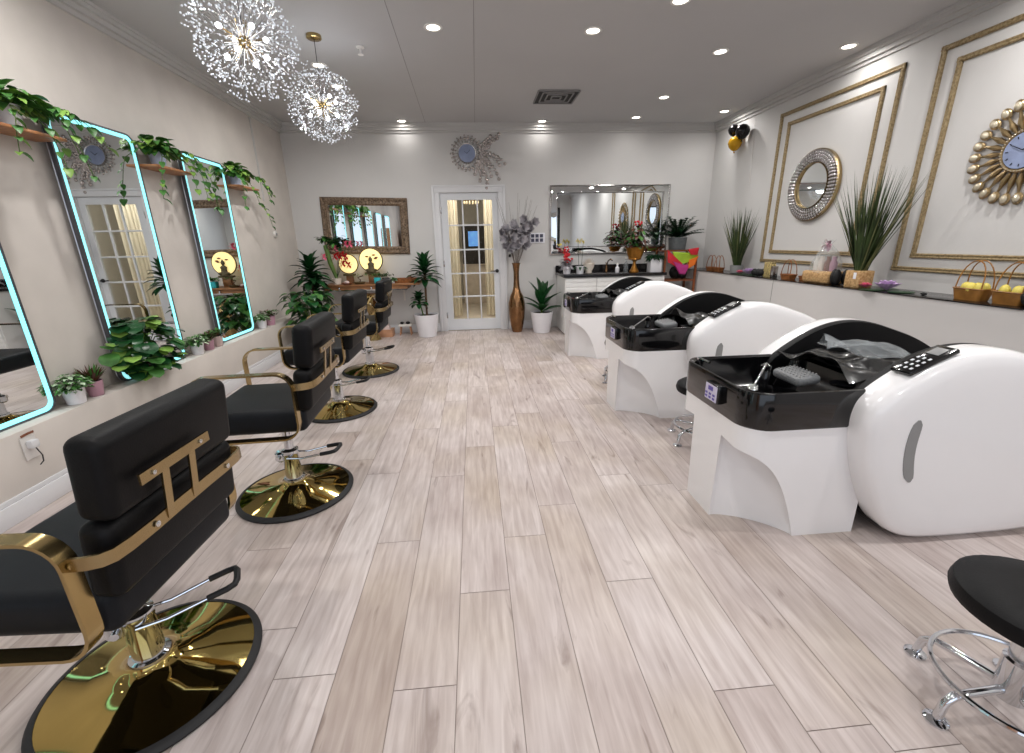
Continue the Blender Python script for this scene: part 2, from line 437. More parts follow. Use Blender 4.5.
door = struct('door_1', m, 'door_white')
m = MB(); m.bx(gx0, gx1, YB+.029, YB+.033, gz0, gz1); m.build('door_pane', 'glass', door)
m = MB(); m.lathe([(.028, 0), (.028, .008), (.012, .012), (.012, .04)], 16, (.358, yd0, .925), axis=(0, -1, 0)); m.box((.31, yd0-.045, .925), (.12, .014, .018), bevel=.005)
m.build('door_handle', 'black_matt', door)
m = MB()
for z in (.25, 1.05, 1.82): m.bx(a0-.012, a0+.01, yd0-.012, yd0, z-.045, z+.045, bevel=.003)
m.build('door_hinge', 'silver', door)
# ---- the room behind the door
m = MB(); m.bx(-1.6, 1.7, YB+.14, YB+4.2, -.1, -.002); struct('floor_back_room', m, 'hall_floor')
m = MB(); m.bx(-1.6, 1.7, YB+.14, YB+4.2, 2.7, 2.8); struct('ceiling_back_room', m, 'hall_wall')
m = MB(); m.bx(-1.7, -1.6, YB+.14, YB+4.2, 0, 2.7); struct('wall_back_room_left', m, 'hall_wall')
m = MB(); m.bx(1.7, 1.8, YB+.14, YB+4.2, 0, 2.7); struct('wall_back_room_right', m, 'hall_wall')
m = MB(); m.bx(-1.7, 1.8, YB+4.2, YB+4.3, 0, 2.7); struct('wall_back_room_far', m, 'hall_wall')
l = bpy.data.lights.new('back_room_light', 'AREA'); l.size = 1.2; l.energy = 75; l.color = (1, .93, .82)
o = bpy.data.objects.new('back_room_light', l); o.location = (0, YB+.78, 2.6); COL.objects.link(o)
for i, (xa, xb, lb) in enumerate(((-.85, -.25, 'beige pleated curtain behind the left panes of the glazed door'), (.21, .85, 'beige pleated curtain behind the right panes of the glazed door'))):
    m = MB(); n = 36; top = []; 
    ring = lambda z, s_: [V((xa+(xb-xa)*k/n, YB+1.3+.03*math.sin(k*1.7)+s_, z)) for k in range(n+1)]
    m.loft([ring(.03, 0)+ring(.03, .008)[::-1], ring(2.4, 0)+ring(2.4, .008)[::-1]])
    tag(m.build('curtain', 'curtain'), lb, 'curtain', 'curtains behind the door')
m = MB(); m.bx(-.26, .42, YB+3.3, YB+3.5, 0, .86, bevel=.01); m.bx(-.28, .44, YB+3.27, YB+3.5, .86, .89); tag(m.build('low_cabinet', 'hall_floor'), 'low beige cabinet far behind the glazed door', 'cabinet')
m = MB(); m.bx(-.24, .40, YB+3.32, YB+3.5, .891, 1.72, bevel=.01); c = tag(m.build('dark_cabinet', 'hall_dark'), 'dark cabinet standing on the low beige cabinet behind the glazed door', 'cabinet')
m = MB(); m.bx(-.10, .14, YB+3.305, YB+3.317, 1.28, 1.6, bevel=.003); m.build('lit_screen', 'screen', c)
t = thing('crystal_chandelier', 'warm ring chandelier seen through the top panes of the glazed door', 'chandelier', (.0, YB+1.6, 2.14))
m = MB()
for r_, z in ((.26, .12), (.2, .04), (.13, -.05)):
    m.tube([(math.cos(a)*r_, math.sin(a)*r_, z) for a in [2*PI*k/32 for k in range(32)]], .008, 6, closed=True)
    for k in range(3): a = k*2.09; m.tube([(math.cos(a)*r_, math.sin(a)*r_, z), (0, 0, .5)], .002, 4)
m.tube([(0, 0, .5), (0, 0, .555)], .01, 6); m.build('ring_frame', 'gold', t)
m = MB()
for r_, z in ((.26, .12), (.2, .04), (.13, -.05)):
    n = int(r_*110)
    for k in range(n): a = 2*PI*k/n; m.ball((math.cos(a)*r_, math.sin(a)*r_, z-.03), .014, 1, scale=(1, 1, 1.8))
m.build('crystal_drops', 'crystal_warm', t, kind='stuff')
# ============================================================ CEILING FIXTURES
DL = [(-.237, 4.07, 'recessed ceiling light left of centre, in front of the vent and left of it'), (1.036, 4.08, 'recessed ceiling light in front of the ceiling vent'),
      (2.31, 4.44, 'recessed ceiling light midway to the right wall, front row'), (3.42, 4.29, 'recessed ceiling light nearest the right wall above the gold mouldings'),
      (1.54, 3.6, 'recessed ceiling light cut by the top edge of the photo'), (2.34, 5.73, 'recessed ceiling light right of the ceiling vent'),
      (2.32, 6.6, 'recessed ceiling light near the back wall above the right end of the wide mirror'), (3.42, 6.3, 'recessed ceiling light in the back right corner above the balloons'),
      (1.04, 6.8, 'recessed ceiling light close to the back wall, right of the peacock clock'), (-.9, 6.8, 'recessed ceiling light close to the back wall, left of the peacock clock'),
      (-1.36, 4.86, 'recessed ceiling light behind the brass canopy'), (-1.36, 5.43, 'recessed ceiling light seen just above the farther chandelier')]
DL_ADDED = [(-1.3, 1.2), (.3, 1.2), (1.9, 1.2), (3.2, 1.2), (-1.3, -1.4), (.3, -1.4), (1.9, -1.4), (3.0, -1.4), (-1.9, 2.9), (3.2, 2.7)]  # unseen downlights added to brighten the room around and behind the camera
proto = None
def spot(parent_or_loc, power=DOWN_POWER):
    l = spot.d
    o = bpy.data.objects.new('downlight_lamp', l); COL.objects.link(o); return o
spot.d = bpy.data.lights.new('downlight_lamp', 'AREA'); spot.d.shape = 'DISK'; spot.d.size = .1; spot.d.energy = DOWN_POWER; spot.d.color = (1, .978, .955); spot.d.spread = 2.9
soft = spot.d.copy(); soft.energy = DOWN_POWER*.07      # the row grazing the back wall is dimmer
soft2 = spot.d.copy(); soft2.energy = DOWN_POWER*.35
for x, y, lb in DL + [(x, y, None) for x, y in DL_ADDED]:
    if lb is None:
        col_ = 'left wall' if x < -1 else 'room centre, left of it' if x < 1 else 'room centre, right of it' if x < 2.5 else 'right wall'
        lb = 'added recessed fill light out of frame, %s, %s' % (col_, 'above the stool row' if y == 1.2 else 'above the nearest mirror' if y > 2 else 'at the shop front')
    if proto is None:
        proto = thing('ceiling_light', lb, 'ceiling light', (x, y, ZC), 0, 'recessed ceiling lights')
        m = MB(); m.lathe([(.050, -.001), (.072, -.001), (.072, -.006), (.062, -.010), (.052, -.008)], 24, cap=False); m.build('trim_ring', 'lamp_trim', proto)
        m = MB(); m.lathe([(.0, -.004), (.052, -.004), (.052, -.001), (0, -.001)], 24); m.build('lens', 'lamp_lens', proto)
        r = proto
    else: r = dup(proto, (x, y, ZC), 0, lb)
    o = next((q for q in r.children if q.type == 'LIGHT'), None)
    if o is None: o = spot(r); o.parent = r; o.location = (0, 0, -.014)
    o.data = soft if y > 6.4 else soft2 if x > 3.3 else spot.d
# vent
v = thing('ceiling_vent', 'square louvred ceiling vent with dark slots above the back wall', 'vent', (1.04, 5.73, ZC))
m = MB(); m.bx(-.23, .23, -.23, .23, -.010, -.001); m.build('vent_recess', 'vent_dark', v)
m = MB()
for k, h in enumerate((.235, .175, .115, .055)):
    q = rrect(-h, h, -h, h, .004, 1); m.strip([(x, y, -.012-.002*k) for x, y in q], .012, .014, (0, 0, 1), closed=True)
m.build('louvre', 'seam', v)
v = thing('ceiling_grille', 'flat dark grey air grille at the top right of the ceiling', 'vent', (3.3, 3.2, ZC))
m = MB(); m.bx(-.3, .3, -.3, .3, -.008, -.001, bevel=.002); m.build('grille_frame', 'seam', v)
m = MB()
for k in range(14): m.box((0, -.26+.04*k, -.012), (.54, .022, .004), rot=(.4, 0, 0))
m.build('grille_slats', 'vent_dark', v)
m = MB(); m.lathe([(.035, 0), (.035, -.006), (.01, -.012), (.008, -.05), (.024, -.054), (.024, -.058)], 12)
s_ = m.build('sprinkler', 'lamp_trim', loc=(-.887, 4.458, ZC)); tag(s_, 'small fire sprinkler head on the ceiling right of the chandeliers', 'sprinkler')

# ---- firework chandeliers
def chandelier(loc, label, seed):
    R = random.Random(seed); t = thing('chandelier', label, 'chandelier', loc, 0, 'crystal firework chandeliers')
    top = ZC-loc[2]
    m = MB(); m.lathe([(.058, 0), (.058, -.022), (.05, -.028), (.012, -.03)], 24, (0, 0, top-.001)); m.build('canopy', 'gold', t)
    m = MB(); m.tube([(0, 0, top-.028), (0, 0, .03)], .0025, 6); m.build('cable', 'black_rubber', t)
    m = MB(); m.ball((0, 0, 0), .034, 2); 
    for k in range(40):
        d = V((R.gauss(0, 1), R.gauss(0, 1), R.gauss(0, 1))).normalized(); m.tube([d*.03, d*.11], .0018, 4)
    m.build('hub', 'gold', t)
    m = MB(); c = MB()
    for k in range(150):
        z = 1-2*(k+.5)/150; a = k*2.39996; q = math.sqrt(1-z*z); d = (V((q*math.cos(a), q*math.sin(a), z)) + V((R.uniform(-.08, .08),)*3)).normalized()
        s0 = d.orthogonal().normalized(); tip = d*R.uniform(.15, .225)
        m.tube([d*.03, tip], .0009, 3)
        for j in range(6):
            e = (d + (Matrix.Rotation(j*PI/3+k, 3, d) @ s0)*R.uniform(.3, .5)).normalized(); ln = R.uniform(.045, .085)
            p = tip + e*ln; m.tube([tip, p], .0006, 3)
            c.ball(p, R.uniform(.0042, .0065), 1)
    m.build('stem_spray', 'silver', t, kind='stuff'); c.build('crystal_spray', 'crystal', t, kind='stuff', sharp=5)
    for k in range(8):
        z = (-.55, .35)[k % 2]; a = k*PI/4; q = math.sqrt(1-z*z); d = V((q*math.cos(a), q*math.sin(a), z))
        m = MB(); m.lathe([(.003, 0), (.012, .006), (.015, .016), (.010, .027), (.001, .033)], 12, d*.115, axis=d); m.build('bulb', 'bulb', t); m = MB(); m.tube([d*.02, d*.117], .003, 5)
        m.build('bulb_arm', 'gold', t)
    l = bpy.data.lights.new('chandelier_lamp', 'POINT'); l.energy = 9; l.color = (.93, .96, 1); l.shadow_soft_size = .12
    o = bpy.data.objects.new('chandelier_lamp', l); COL.objects.link(o); o.parent = t
chandelier((-1.25, 3.05, 2.47), 'crystal firework chandelier nearer the camera, cut by the top edge', 1)
chandelier((-1.2, 4.245, 2.47), 'crystal firework chandelier farther from the camera, under the visible brass canopy', 2)

# ============================================================ LIT WALL MIRRORS, LEFT
def lit_mirror(y0, y1, z0, z1, label):
    t = thing('lit_mirror', label, 'mirror', (XL, (y0+y1)/2, z0), 0, 'neon edged mirrors on the left wall'); w_ = (y1-y0)/2; h = z1-z0
    P = lambda y, z, x: V((x, y, z))
    m = MB(); q = rrect(-w_, w_, 0, h, .07); m.loft([[P(a, b, .042) for a, b in q], [P(a, b, .07) for a, b in q]], cap=False)
    qi = rrect(-w_+.012, w_-.012, .012, h-.012, .06); m.loft([[P(a, b, .07) for a, b in q], [P(a, b, .07) for a, b in qi], [P(a, b, .064) for a, b in qi]], cap=False)
    m.loft([[P(a, b, .042) for a, b in q], [P(a, b, .042) for a, b in qi]], cap=False); m.build('mirror_frame', 'frame_dark', t)
    m = MB(); m.tube([P(a, b, .042) for a, b in q], .0035, 6, closed=True); qs = rrect(-w_+.06, w_-.06, .06, h-.06, .05); m.loft([[P(a, b, .001) for a, b in qs], [P(a, b, .042) for a, b in qs]]); m.build('backing_rim', 'mirror_edge', t)
    m = MB(); qa = rrect(-w_+.012, w_-.012, .012, h-.012, .06); qb = rrect(-w_+.038, w_-.038, .038, h-.038, .045)
    m.loft([[P(a, b, .066) for a, b in qa], [P(a, b, .070) for a, b in rrect(-w_+.016, w_-.016, .016, h-.016, .06)], [P(a, b, .070) for a, b in rrect(-w_+.033, w_-.033, .033, h-.033, .048)], [P(a, b, .066) for a, b in qb]], cap=False)
    m.build('neon_tube', 'neon', t)
    m = MB(); q = rrect(-w_+.012, w_-.012, .012, h-.012, .06); m.loft([[P(a, b, .058) for a, b in q], [P(a, b, .065) for a, b in q]]); m.build('mirror_glass', 'mirror', t)
lit_mirror(1.95, 2.665, LZ, 2.175, 'neon edged tall mirror at the left edge of the photo, nearest the camera')
lit_mirror(3.17, 3.90, LZ, 2.175, 'neon edged tall mirror reflecting the glazed door, above the big leafy plant')
lit_mirror(4.44, 5.145, LZ, 2.175, 'neon edged tall mirror farthest along the left wall, nearest the back corner')
lit_mirror(.72, 1.435, LZ, 2.175, 'neon edged tall mirror left of the photo, fourth in the reflection of the carved mirror')
lit_mirror(-.5, .215, LZ, 2.175, 'neon edged tall mirror left of the photo, last in the reflection of the carved mirror')

# ---- plants
def pot(t, mt, r0, r1, h, name='pot', soil=True, seg=24):
    m = MB(); m.lathe([(r0*.9, 0), (r0, .004), (r1, h), (r1*.92, h), (r1*.9, h*.9), (0.001, h*.88)], seg); o = m.build(name, mt, t)
    if soil: m = MB(); m.lathe([(r1*.9, h*.88), (r1*.88, h*.92), (0.001, h*.93)], 16); m.build('soil', 'soil', t)
    return o
heart = lambda t: (math.sin(PI*min(1, t*.9+.1)**.7))**.9
def pothos(loc, R, vines, spread, label, n=70, lw=.07):
    t = thing('pothos', label, 'plant', loc, 0, 'trailing plants on wall shelves')
    pot(t, R['pot'], .045, .062, .12)
    m = MB()
    for k in range(n):
        a = R['r'].uniform(0, 2*PI); el = R['r'].uniform(.05, 1.2); d = V((math.cos(a)*math.cos(el)*.6+.12, math.sin(a)*math.cos(el)*spread, math.sin(el)*.75))
        p = V((0, 0, .11)) + d*R['r'].uniform(.03, .13); p.x = max(p.x, -.04)
        L = R['r'].uniform(.065, .11); dd = V((abs(d.x)+.1, d.y, d.z*.5)); m.leaf(p, dd, L, L*.72, bend=R['r'].uniform(.4, 1.6), mi=R['r'].choice((0, 0, 1)), prof=heart)
    m.build('foliage', ['leaf', 'leaf_light'], t)
    for vn in vines:
        pts = []; p = V((.02, 0, .12)); 
        for i, q in enumerate(vn): 
            q = V(q)
            for s_ in range(6): u = s_/6; pts.append(p.lerp(q, u)+V((0, 0, .02*math.sin(PI*u))))
            p = q
        pts.append(p); m = MB(); m.tube(pts, .0025, 5, mi=2)
        for i in range(2, len(pts), 2):
            for s_ in (-1, 1):
                if R['r'].random() < .8:
                    L = R['r'].uniform(.045, .075); m.leaf(pts[i], V((.5, s_*R['r'].uniform(.3, 1), R['r'].uniform(-.6, .2))), L, L*.7, bend=1.3, mi=R['r'].choice((0, 0, 1)), prof=heart)
        m.build('trailing_vine', ['leaf', 'leaf_light', 'stem_green'], t)
def wall_shelf(y0, y1, z, label):
    t = thing('wall_shelf', label, 'shelf', (XL, (y0+y1)/2, z), 0, 'wooden shelves between the mirrors'); w_ = (y1-y0)/2
    m = MB(); m.bx(.001, .18, -w_, w_, -.018, 0, bevel=.003); m.build('board', 'shelf_wood', t)
wall_shelf(2.70, 3.15, 2.0, 'wooden wall shelf nearest the camera, at the left edge')
wall_shelf(3.93, 4.41, 1.985, 'wooden wall shelf between the two fully visible neon mirrors')
wall_shelf(5.17, 5.62, 1.985, 'wooden wall shelf past the farthest neon mirror')
Rr = random.Random(11)
pothos((XL+.09, 2.92, 2.0), dict(pot='pot_white', r=Rr), [[(.11, .18, .12), (.12, .26, -.1)], [(.10, .16, .14), (.12, .34, .12), (.11, .52, .0)], [(.12, -.1, .03), (.12, -.14, -.14)], [(.12, .08, .02), (.13, .12, -.18)], [(.1, .2, .16), (.1, .34, .1)], [(.12, .22, .1), (.13, .30, -.2)]], 1.9, 'lush trailing pothos on the nearest wall shelf at the left edge', 190)
pothos((XL+.09, 4.10, 1.985), dict(pot='pot_blue', r=Rr), [[(.12, .12, .14), (.12, .3, .12), (.12, .42, -.06), (.12, .46, -.22)], [(.12, .2, .04), (.12, .24, -.14)], [(.11, -.12, .06), (.12, -.2, -.12), (.12, -.24, -.26)], [(.1, .3, .1), (.11, .5, .02), (.11, .56, -.28)], [(.12, .16, .1), (.13, .34, -.02), (.13, .36, -.2)]], 1.7, 'trailing pothos in a pale blue pot on the middle wall shelf', 150)
pothos((XL+.09, 5.30, 1.985), dict(pot='pot_blue', r=Rr), [[(.12, .14, .12), (.13, .36, .06), (.13, .55, -.04)], [(.12, .1, .0), (.12, .2, -.16), (.12, .36, -.26), (.12, .44, -.4)], [(.12, -.1, .03), (.12, -.14, -.22)], [(.12, .2, .1), (.12, .4, .1), (.12, .5, -.1)]], 1.7, 'trailing pothos on the farthest wall shelf toward the corner', 150)

def small_plant(name, label, x, y, potm, kind, r=.05, h=.09, ph=.1, group='small pots on the left ledge', z=LZ, seed=0, cat='plant'):
    R = random.Random(seed); t = thing(name, label, cat, (x, y, z), 0, group); pot(t, potm, r*.78, r, h)
    m = MB()
    if kind == 'bush':
        for k in range(190):
            a = R.uniform(0, 2*PI); rad = R.uniform(0, r*1.45); zz = R.uniform(0, ph); d = V((math.cos(a), math.sin(a), R.uniform(.1, .9)))
            L = R.uniform(.03, .05); m.leaf(V((math.cos(a)*rad, math.sin(a)*rad, h*.9+zz*(1-rad/r*.4))), d, L, L*.6, bend=.9, n=3, mi=R.choice((0, 0, 1)))
        m.build('foliage', ['leaf', 'leaf_white'], t)
    elif kind == 'spike':
        for k in range(110):
            a = R.uniform(0, 2*PI); d = V((math.cos(a)*R.uniform(.1, .9), math.sin(a)*R.uniform(.1, .9), 1)); L = R.uniform(.6, 1)*ph
            m.leaf(V((math.cos(a)*r*.3, math.sin(a)*r*.3, h*.9)), d, L, .013, bend=.4, n=3, mi=R.choice((0, 0, 1)))
        m.build('foliage', ['leaf_brown', 'leaf'], t)
    elif kind == 'brown':
        for k in range(170):
            a = R.uniform(0, 2*PI); rad = R.uniform(0, r*1.35); d = V((math.cos(a), math.sin(a), R.uniform(.3, 1.4))); L = R.uniform(.03, .05)
            m.leaf(V((math.cos(a)*rad, math.sin(a)*rad, h*.9+R.uniform(0, ph*.7))), d, L, L*.35, bend=.5, n=3, mi=R.choice((0, 1)))
        m.build('foliage', ['leaf_brown', 'leaf'], t)
    return t
LX = -2.505
small_plant('potted_plant', 'white pot of variegated leaves beside the nearest neon mirror', LX, 2.76, 'pot_white', 'bush', .058, .10, .10, seed=1)
small_plant('potted_plant', 'dusty pink pot of dark red spiky leaves left of the big leafy plant', LX, 2.91, 'pot_pink', 'spike', .05, .10, .13, seed=2)
small_plant('potted_plant', 'white pot with green and white leaves right of the big leafy plant', LX, 4.02, 'pot_white', 'bush', .055, .10, .09, seed=3)
small_plant('potted_plant', 'pink pot of brown foliage, middle of the trio before the farthest mirror', LX, 4.19, 'pot_pink', 'brown', .05, .10, .08, seed=4)
small_plant('potted_plant', 'beige pot of brown foliage touching the farthest neon mirror', LX, 4.34, 'pot_beige', 'brown', .05, .10, .08, seed=5)
small_plant('potted_plant', 'white pot with green leaves just past the farthest neon mirror', LX, 5.27, 'pot_white', 'bush', .055, .10, .08, seed=6)
small_plant('potted_plant', 'pink pot with brown foliage past the farthest mirror, nearest the corner', LX, 5.48, 'pot_pink', 'brown', .065, .11, .1, seed=7)
# big leafy peperomia
t = thing('leafy_plant', 'large glossy round leaved plant in a dark red pot in front of a neon mirror', 'plant', (-2.43, 3.22, LZ)); 
t.location = (-2.50, 3.32, LZ)
pot(t, 'pot_red', .05, .068, .10)
m = MB(); R = random.Random(5)
rp = lambda t: math.sqrt(max(0, 1-(2*min(1, t*.94+.06)-1)**2))
for k in range(190):
    a = R.uniform(0, 2*PI); zz = R.uniform(-.06, .33); rad = (.07+.14*math.sin(PI*min(1, max(0, (zz+.08)/.42))))*R.uniform(.35, 1)
    p = V((math.cos(a)*rad*.8+.07, math.sin(a)*rad*1.25, .1+zz)); p.x = max(p.x, -.01 if zz > 0 else .06)
    L = R.uniform(.07, .115); m.leaf(p, V((abs(math.cos(a))*.8+.2, math.sin(a), R.uniform(-.1, .7))), L, L*1.0, bend=R.uniform(.6, 1.8), fold=.12, n=5, mi=R.choice((0, 0, 1, 2)), prof=rp)
for k in range(14):
    a = R.uniform(0, 2*PI); m.tube([(0, 0, .08), (math.cos(a)*.04+.04, math.sin(a)*.05, .2), (math.cos(a)*.07+.06, math.sin(a)*.12, R.uniform(.22, .36))], .003, 5, mi=3)
m.build('foliage', ['leaf_deep', 'leaf', 'leaf_light', 'stem_green'], t)

# corner plants by the desk
def strap_plant(name, label, loc, potm, pr, ph, canes, leafL, leafW, n, mats, seed, bend=1.2, group=None, pot_taper=.72, leaf_rise=(.1, 1.4)):
    R = random.Random(seed); t = thing(name, label, 'plant', loc, 0, group); pot(t, potm, pr*pot_taper, pr, ph)
    for (cx, cy, top, sc) in canes:
        m = MB(); m.tube([(cx*.4, cy*.4, ph*.85), (cx*.8, cy*.8, (ph+top)/2), (cx, cy, top)], .012*sc+.004, 8); m.build('stem', 'stem_brown' if top > ph+.3 else 'stem_green', t)
        m = MB(); N = int(n*sc)
        for k in range(N):
            a = k*2.4; el = leaf_rise[0]+(leaf_rise[1]-leaf_rise[0])*k/N; L = leafL*sc*R.uniform(.8, 1.1)*(1-.25*k/N)
            m.leaf(V((cx, cy, top-.22*sc*(1-k/N))), V((math.cos(a)*math.cos(el), math.sin(a)*math.cos(el), math.sin(el))), L, leafW*R.uniform(.8, 1.1), bend=bend, fold=.35, n=6, mi=R.choice((0, 0, 1)))
        m.build('foliage', mats, t)
    return t
strap_plant('dracaena', 'tall dark green dracaena standing in the back left corner', (-2.25, 6.35, 0), 'pot_white', .13, .26, [(0, 0, 1.08, 1.0), (.02, .05, .86, .85)], .34, .10, 40, ['leaf_dark', 'leaf_deep'], 4, bend=1.1)
t = thing('leafy_plant', 'broad leaved green floor plant below the dracaena in the left corner', 'plant', (-2.12, 5.75, 0)); pot(t, 'pot_grey', .12, .15, .28)
m = MB(); R = random.Random(9)
for k in range(150):
    a = R.uniform(0, 2*PI); rad = R.uniform(.03, .25); zz = R.uniform(.40, .80); p = V((math.cos(a)*rad, math.sin(a)*rad, zz)); 
    L = R.uniform(.11, .17); m.leaf(p, V((math.cos(a), math.sin(a), R.uniform(.1, .5))), L, L*.8, bend=1.3, mi=R.choice((0, 1)), prof=heart)
    if k % 3 == 0: m.tube([(0, 0, .25), (p.x*.5, p.y*.5, zz*.8), tuple(p)], .004, 5, mi=2)
m.build('foliage', ['leaf', 'leaf_deep', 'stem_green'], t)
strap_plant('dracaena', 'cane dracaena in a white tapered pot left of the glazed door', (-.75, 6.62, 0), 'pot_white', .185, .34, [(.02, .02, 1.05, 1.0), (-.09, -.02, .60, .55)], .33, .095, 40, ['leaf_deep', 'leaf_dark'], 14, bend=1.0)
t = strap_plant('peace_lily', 'broad leaved plant in a white tapered pot right of the bronze vase', (1.01, 6.62, 0), 'pot_white', .175, .32, [(0, 0, .52, 1.0)], .44, .14, 13, ['leaf_deep', 'leaf_dark'], 8, bend=.6, leaf_rise=(.55, 1.45))

# ============================================================ STYLING CHAIRS
def make_chair():
    t = thing('styling_chair', 'x', 'chair', (0, 0, 0), 0, 'black and gold styling chairs')
    # local: sitter faces -X
    m = MB(); m.lathe([(.295, 0), (.305, .004), (.307, .012), (.299, .022), (.283, .026), (.280, .012), (.280, 0)], 64, cap=False); m.build('rubber_rim', 'black_rubber', t)
    m = MB(); m.lathe([(.284, .024), (.25, .03), (.18, .042), (.11, .056), (.07, .074), (.058, .085), (.056, .09)], 64, cap=False); m.build('base_plate', 'gold_mirror', t)
    m = MB(); m.lathe([(.056, .078), (.056, .1), (.044, .104), (.042, .24), (.045, .245), (.045, .27), (.03, .275), (.024, .28), (.024, .44)], 28); m.build('column', 'chrome', t)
    ped = m = MB(); m.lathe([(.02, 0), (.03, .01), (.03, .05), (.02, .06)], 14, (-.055, 0, .2), axis=(0, 0, 1)); m.tube([(-.05, -.05, .235), (-.05, .05, .235)], .012, 10); m.build('pump', 'chrome', t)
    lever = MB()
    for s_ in (-1, 1): lever.tube([(0, s_*.045, .235), (.08, s_*.045, .235), (.20, s_*.05, .262)], .0055, 8)
    lv = lever.build('foot_lever', 'chrome', t)
    m = MB(); m.tube([(.19, -.05, .26), (.245, -.05, .27), (.268, -.044, .275), (.275, -.025, .277), (.275, .025, .277), (.268, .044, .275), (.245, .05, .27), (.19, .05, .26)], .0105, 10); m.build('rubber_grip', 'black_rubber', lv)
    m = MB(); m.box((0, 0, .445), (.26, .3, .02), bevel=.004); m.build('seat_bracket', 'black_matt', t)
    m = MB(); m.box((-.045, 0, .53), (.49, .50, .125), bevel=.035, seg=5); m.build('seat', 'seat_leather', t)
    def back(z0, z1, w_, th, xo, nm):
        m = MB(); m.box((0, 0, 0), (th, w_, z1-z0), bevel=.03, seg=5)
        m.build(nm, 'black_leather', t, loc=(xo, 0, (z0+z1)/2), rot=(0, .10, 0))
    back(.575, .785, .495, .085, .203, 'lumbar_pad'); back(.785, .998, .48, .092, .232, 'headrest')
    for s_ in (-1, 1):
        q = rrect(-.27, .182, .458, .785, .075, 6)
        m = MB(); m.strip([(x, s_*.283, z) for x, z in q], .042, .009, (0, 1, 0), closed=True); m.build('arm_loop', 'gold', t)
    arc = [(.182, -.283, .715), (.215, -.281, .716), (.245, -.272, .717), (.262, -.255, .718), (.271, -.22, .72), (.277, -.15, .723), (.279, -.06, .726)]
    arc = arc + [(x, -y, z) for x, y, z in arc[::-1]]
    m = MB(); m.strip(arc, .034, .007, (0, 0, 1)); m.build('back_bar', 'gold_brushed', t)
    m = MB()
    for y in (-.10, .0): m.strip([(.28, y, .715), (.298, y, .862)], .024, .006, (0, 1, 0))
    m.strip([(.299, -.18, .865), (.299, .075, .865)], .028, .006, (0, 0, 1)); m.build('back_bracket', 'gold_brushed', t)
    for y, z in ((-.14, .865), (.035, .865)): m = MB(); m.lathe([(.006, 0), (.006, .003), (.002, .005)], 10, (.303, y, z), axis=(1, 0, 0)); m.build('bolt', 'chrome', t)
    for y in (-.15, .15): m = MB(); m.lathe([(.008, 0), (.008, .003), (.002, .005)], 10, (.283, y, .724), axis=(1, 0, 0)); m.build('bolt', 'chrome', t)
    for s_ in (-1, 1):
        m = MB(); m.lathe([(.010, 0), (.010, .003), (.003, .005)], 10, (.188, s_*.283, .715), axis=(1, 0, 0)); m.build('bolt', 'gold', t)
    return t
CH = make_chair()
CH.location = (-1.105, 1.18, 0); CH.rotation_euler = (0, 0, -.05); CH['label'] = 'black styling chair with gold arms nearest the camera, at the lower left'
chairs = [(CH, .0)]
c2 = dup(CH, (-1.07, 2.29, 0), .05, 'black styling chair with gold arms, second from the camera')
c3 = dup(CH, (-1.20, 3.60, 0), .0, 'black styling chair with gold arms, third from the camera')
c4 = dup(CH, (-1.20, 4.79, 0), .0, 'black styling chair with gold arms farthest from the camera, by the wooden desk')
def lower_seat(ch, dz):
    for o in ch.children:
        if o.name.split('.')[0] not in ('rubber_rim', 'base_plate', 'column', 'pump', 'foot_lever'): o.location.z -= dz
lower_seat(CH, .04)
def set_lever(ch, a):
    for o in ch.children:
        if o.name.startswith('foot_lever') or o.name.startswith('pump'): o.rotation_euler = (0, 0, a)
set_lever(CH, .50); set_lever(c2, -.12); set_lever(c3, -.1); set_lever(c4, -.1)

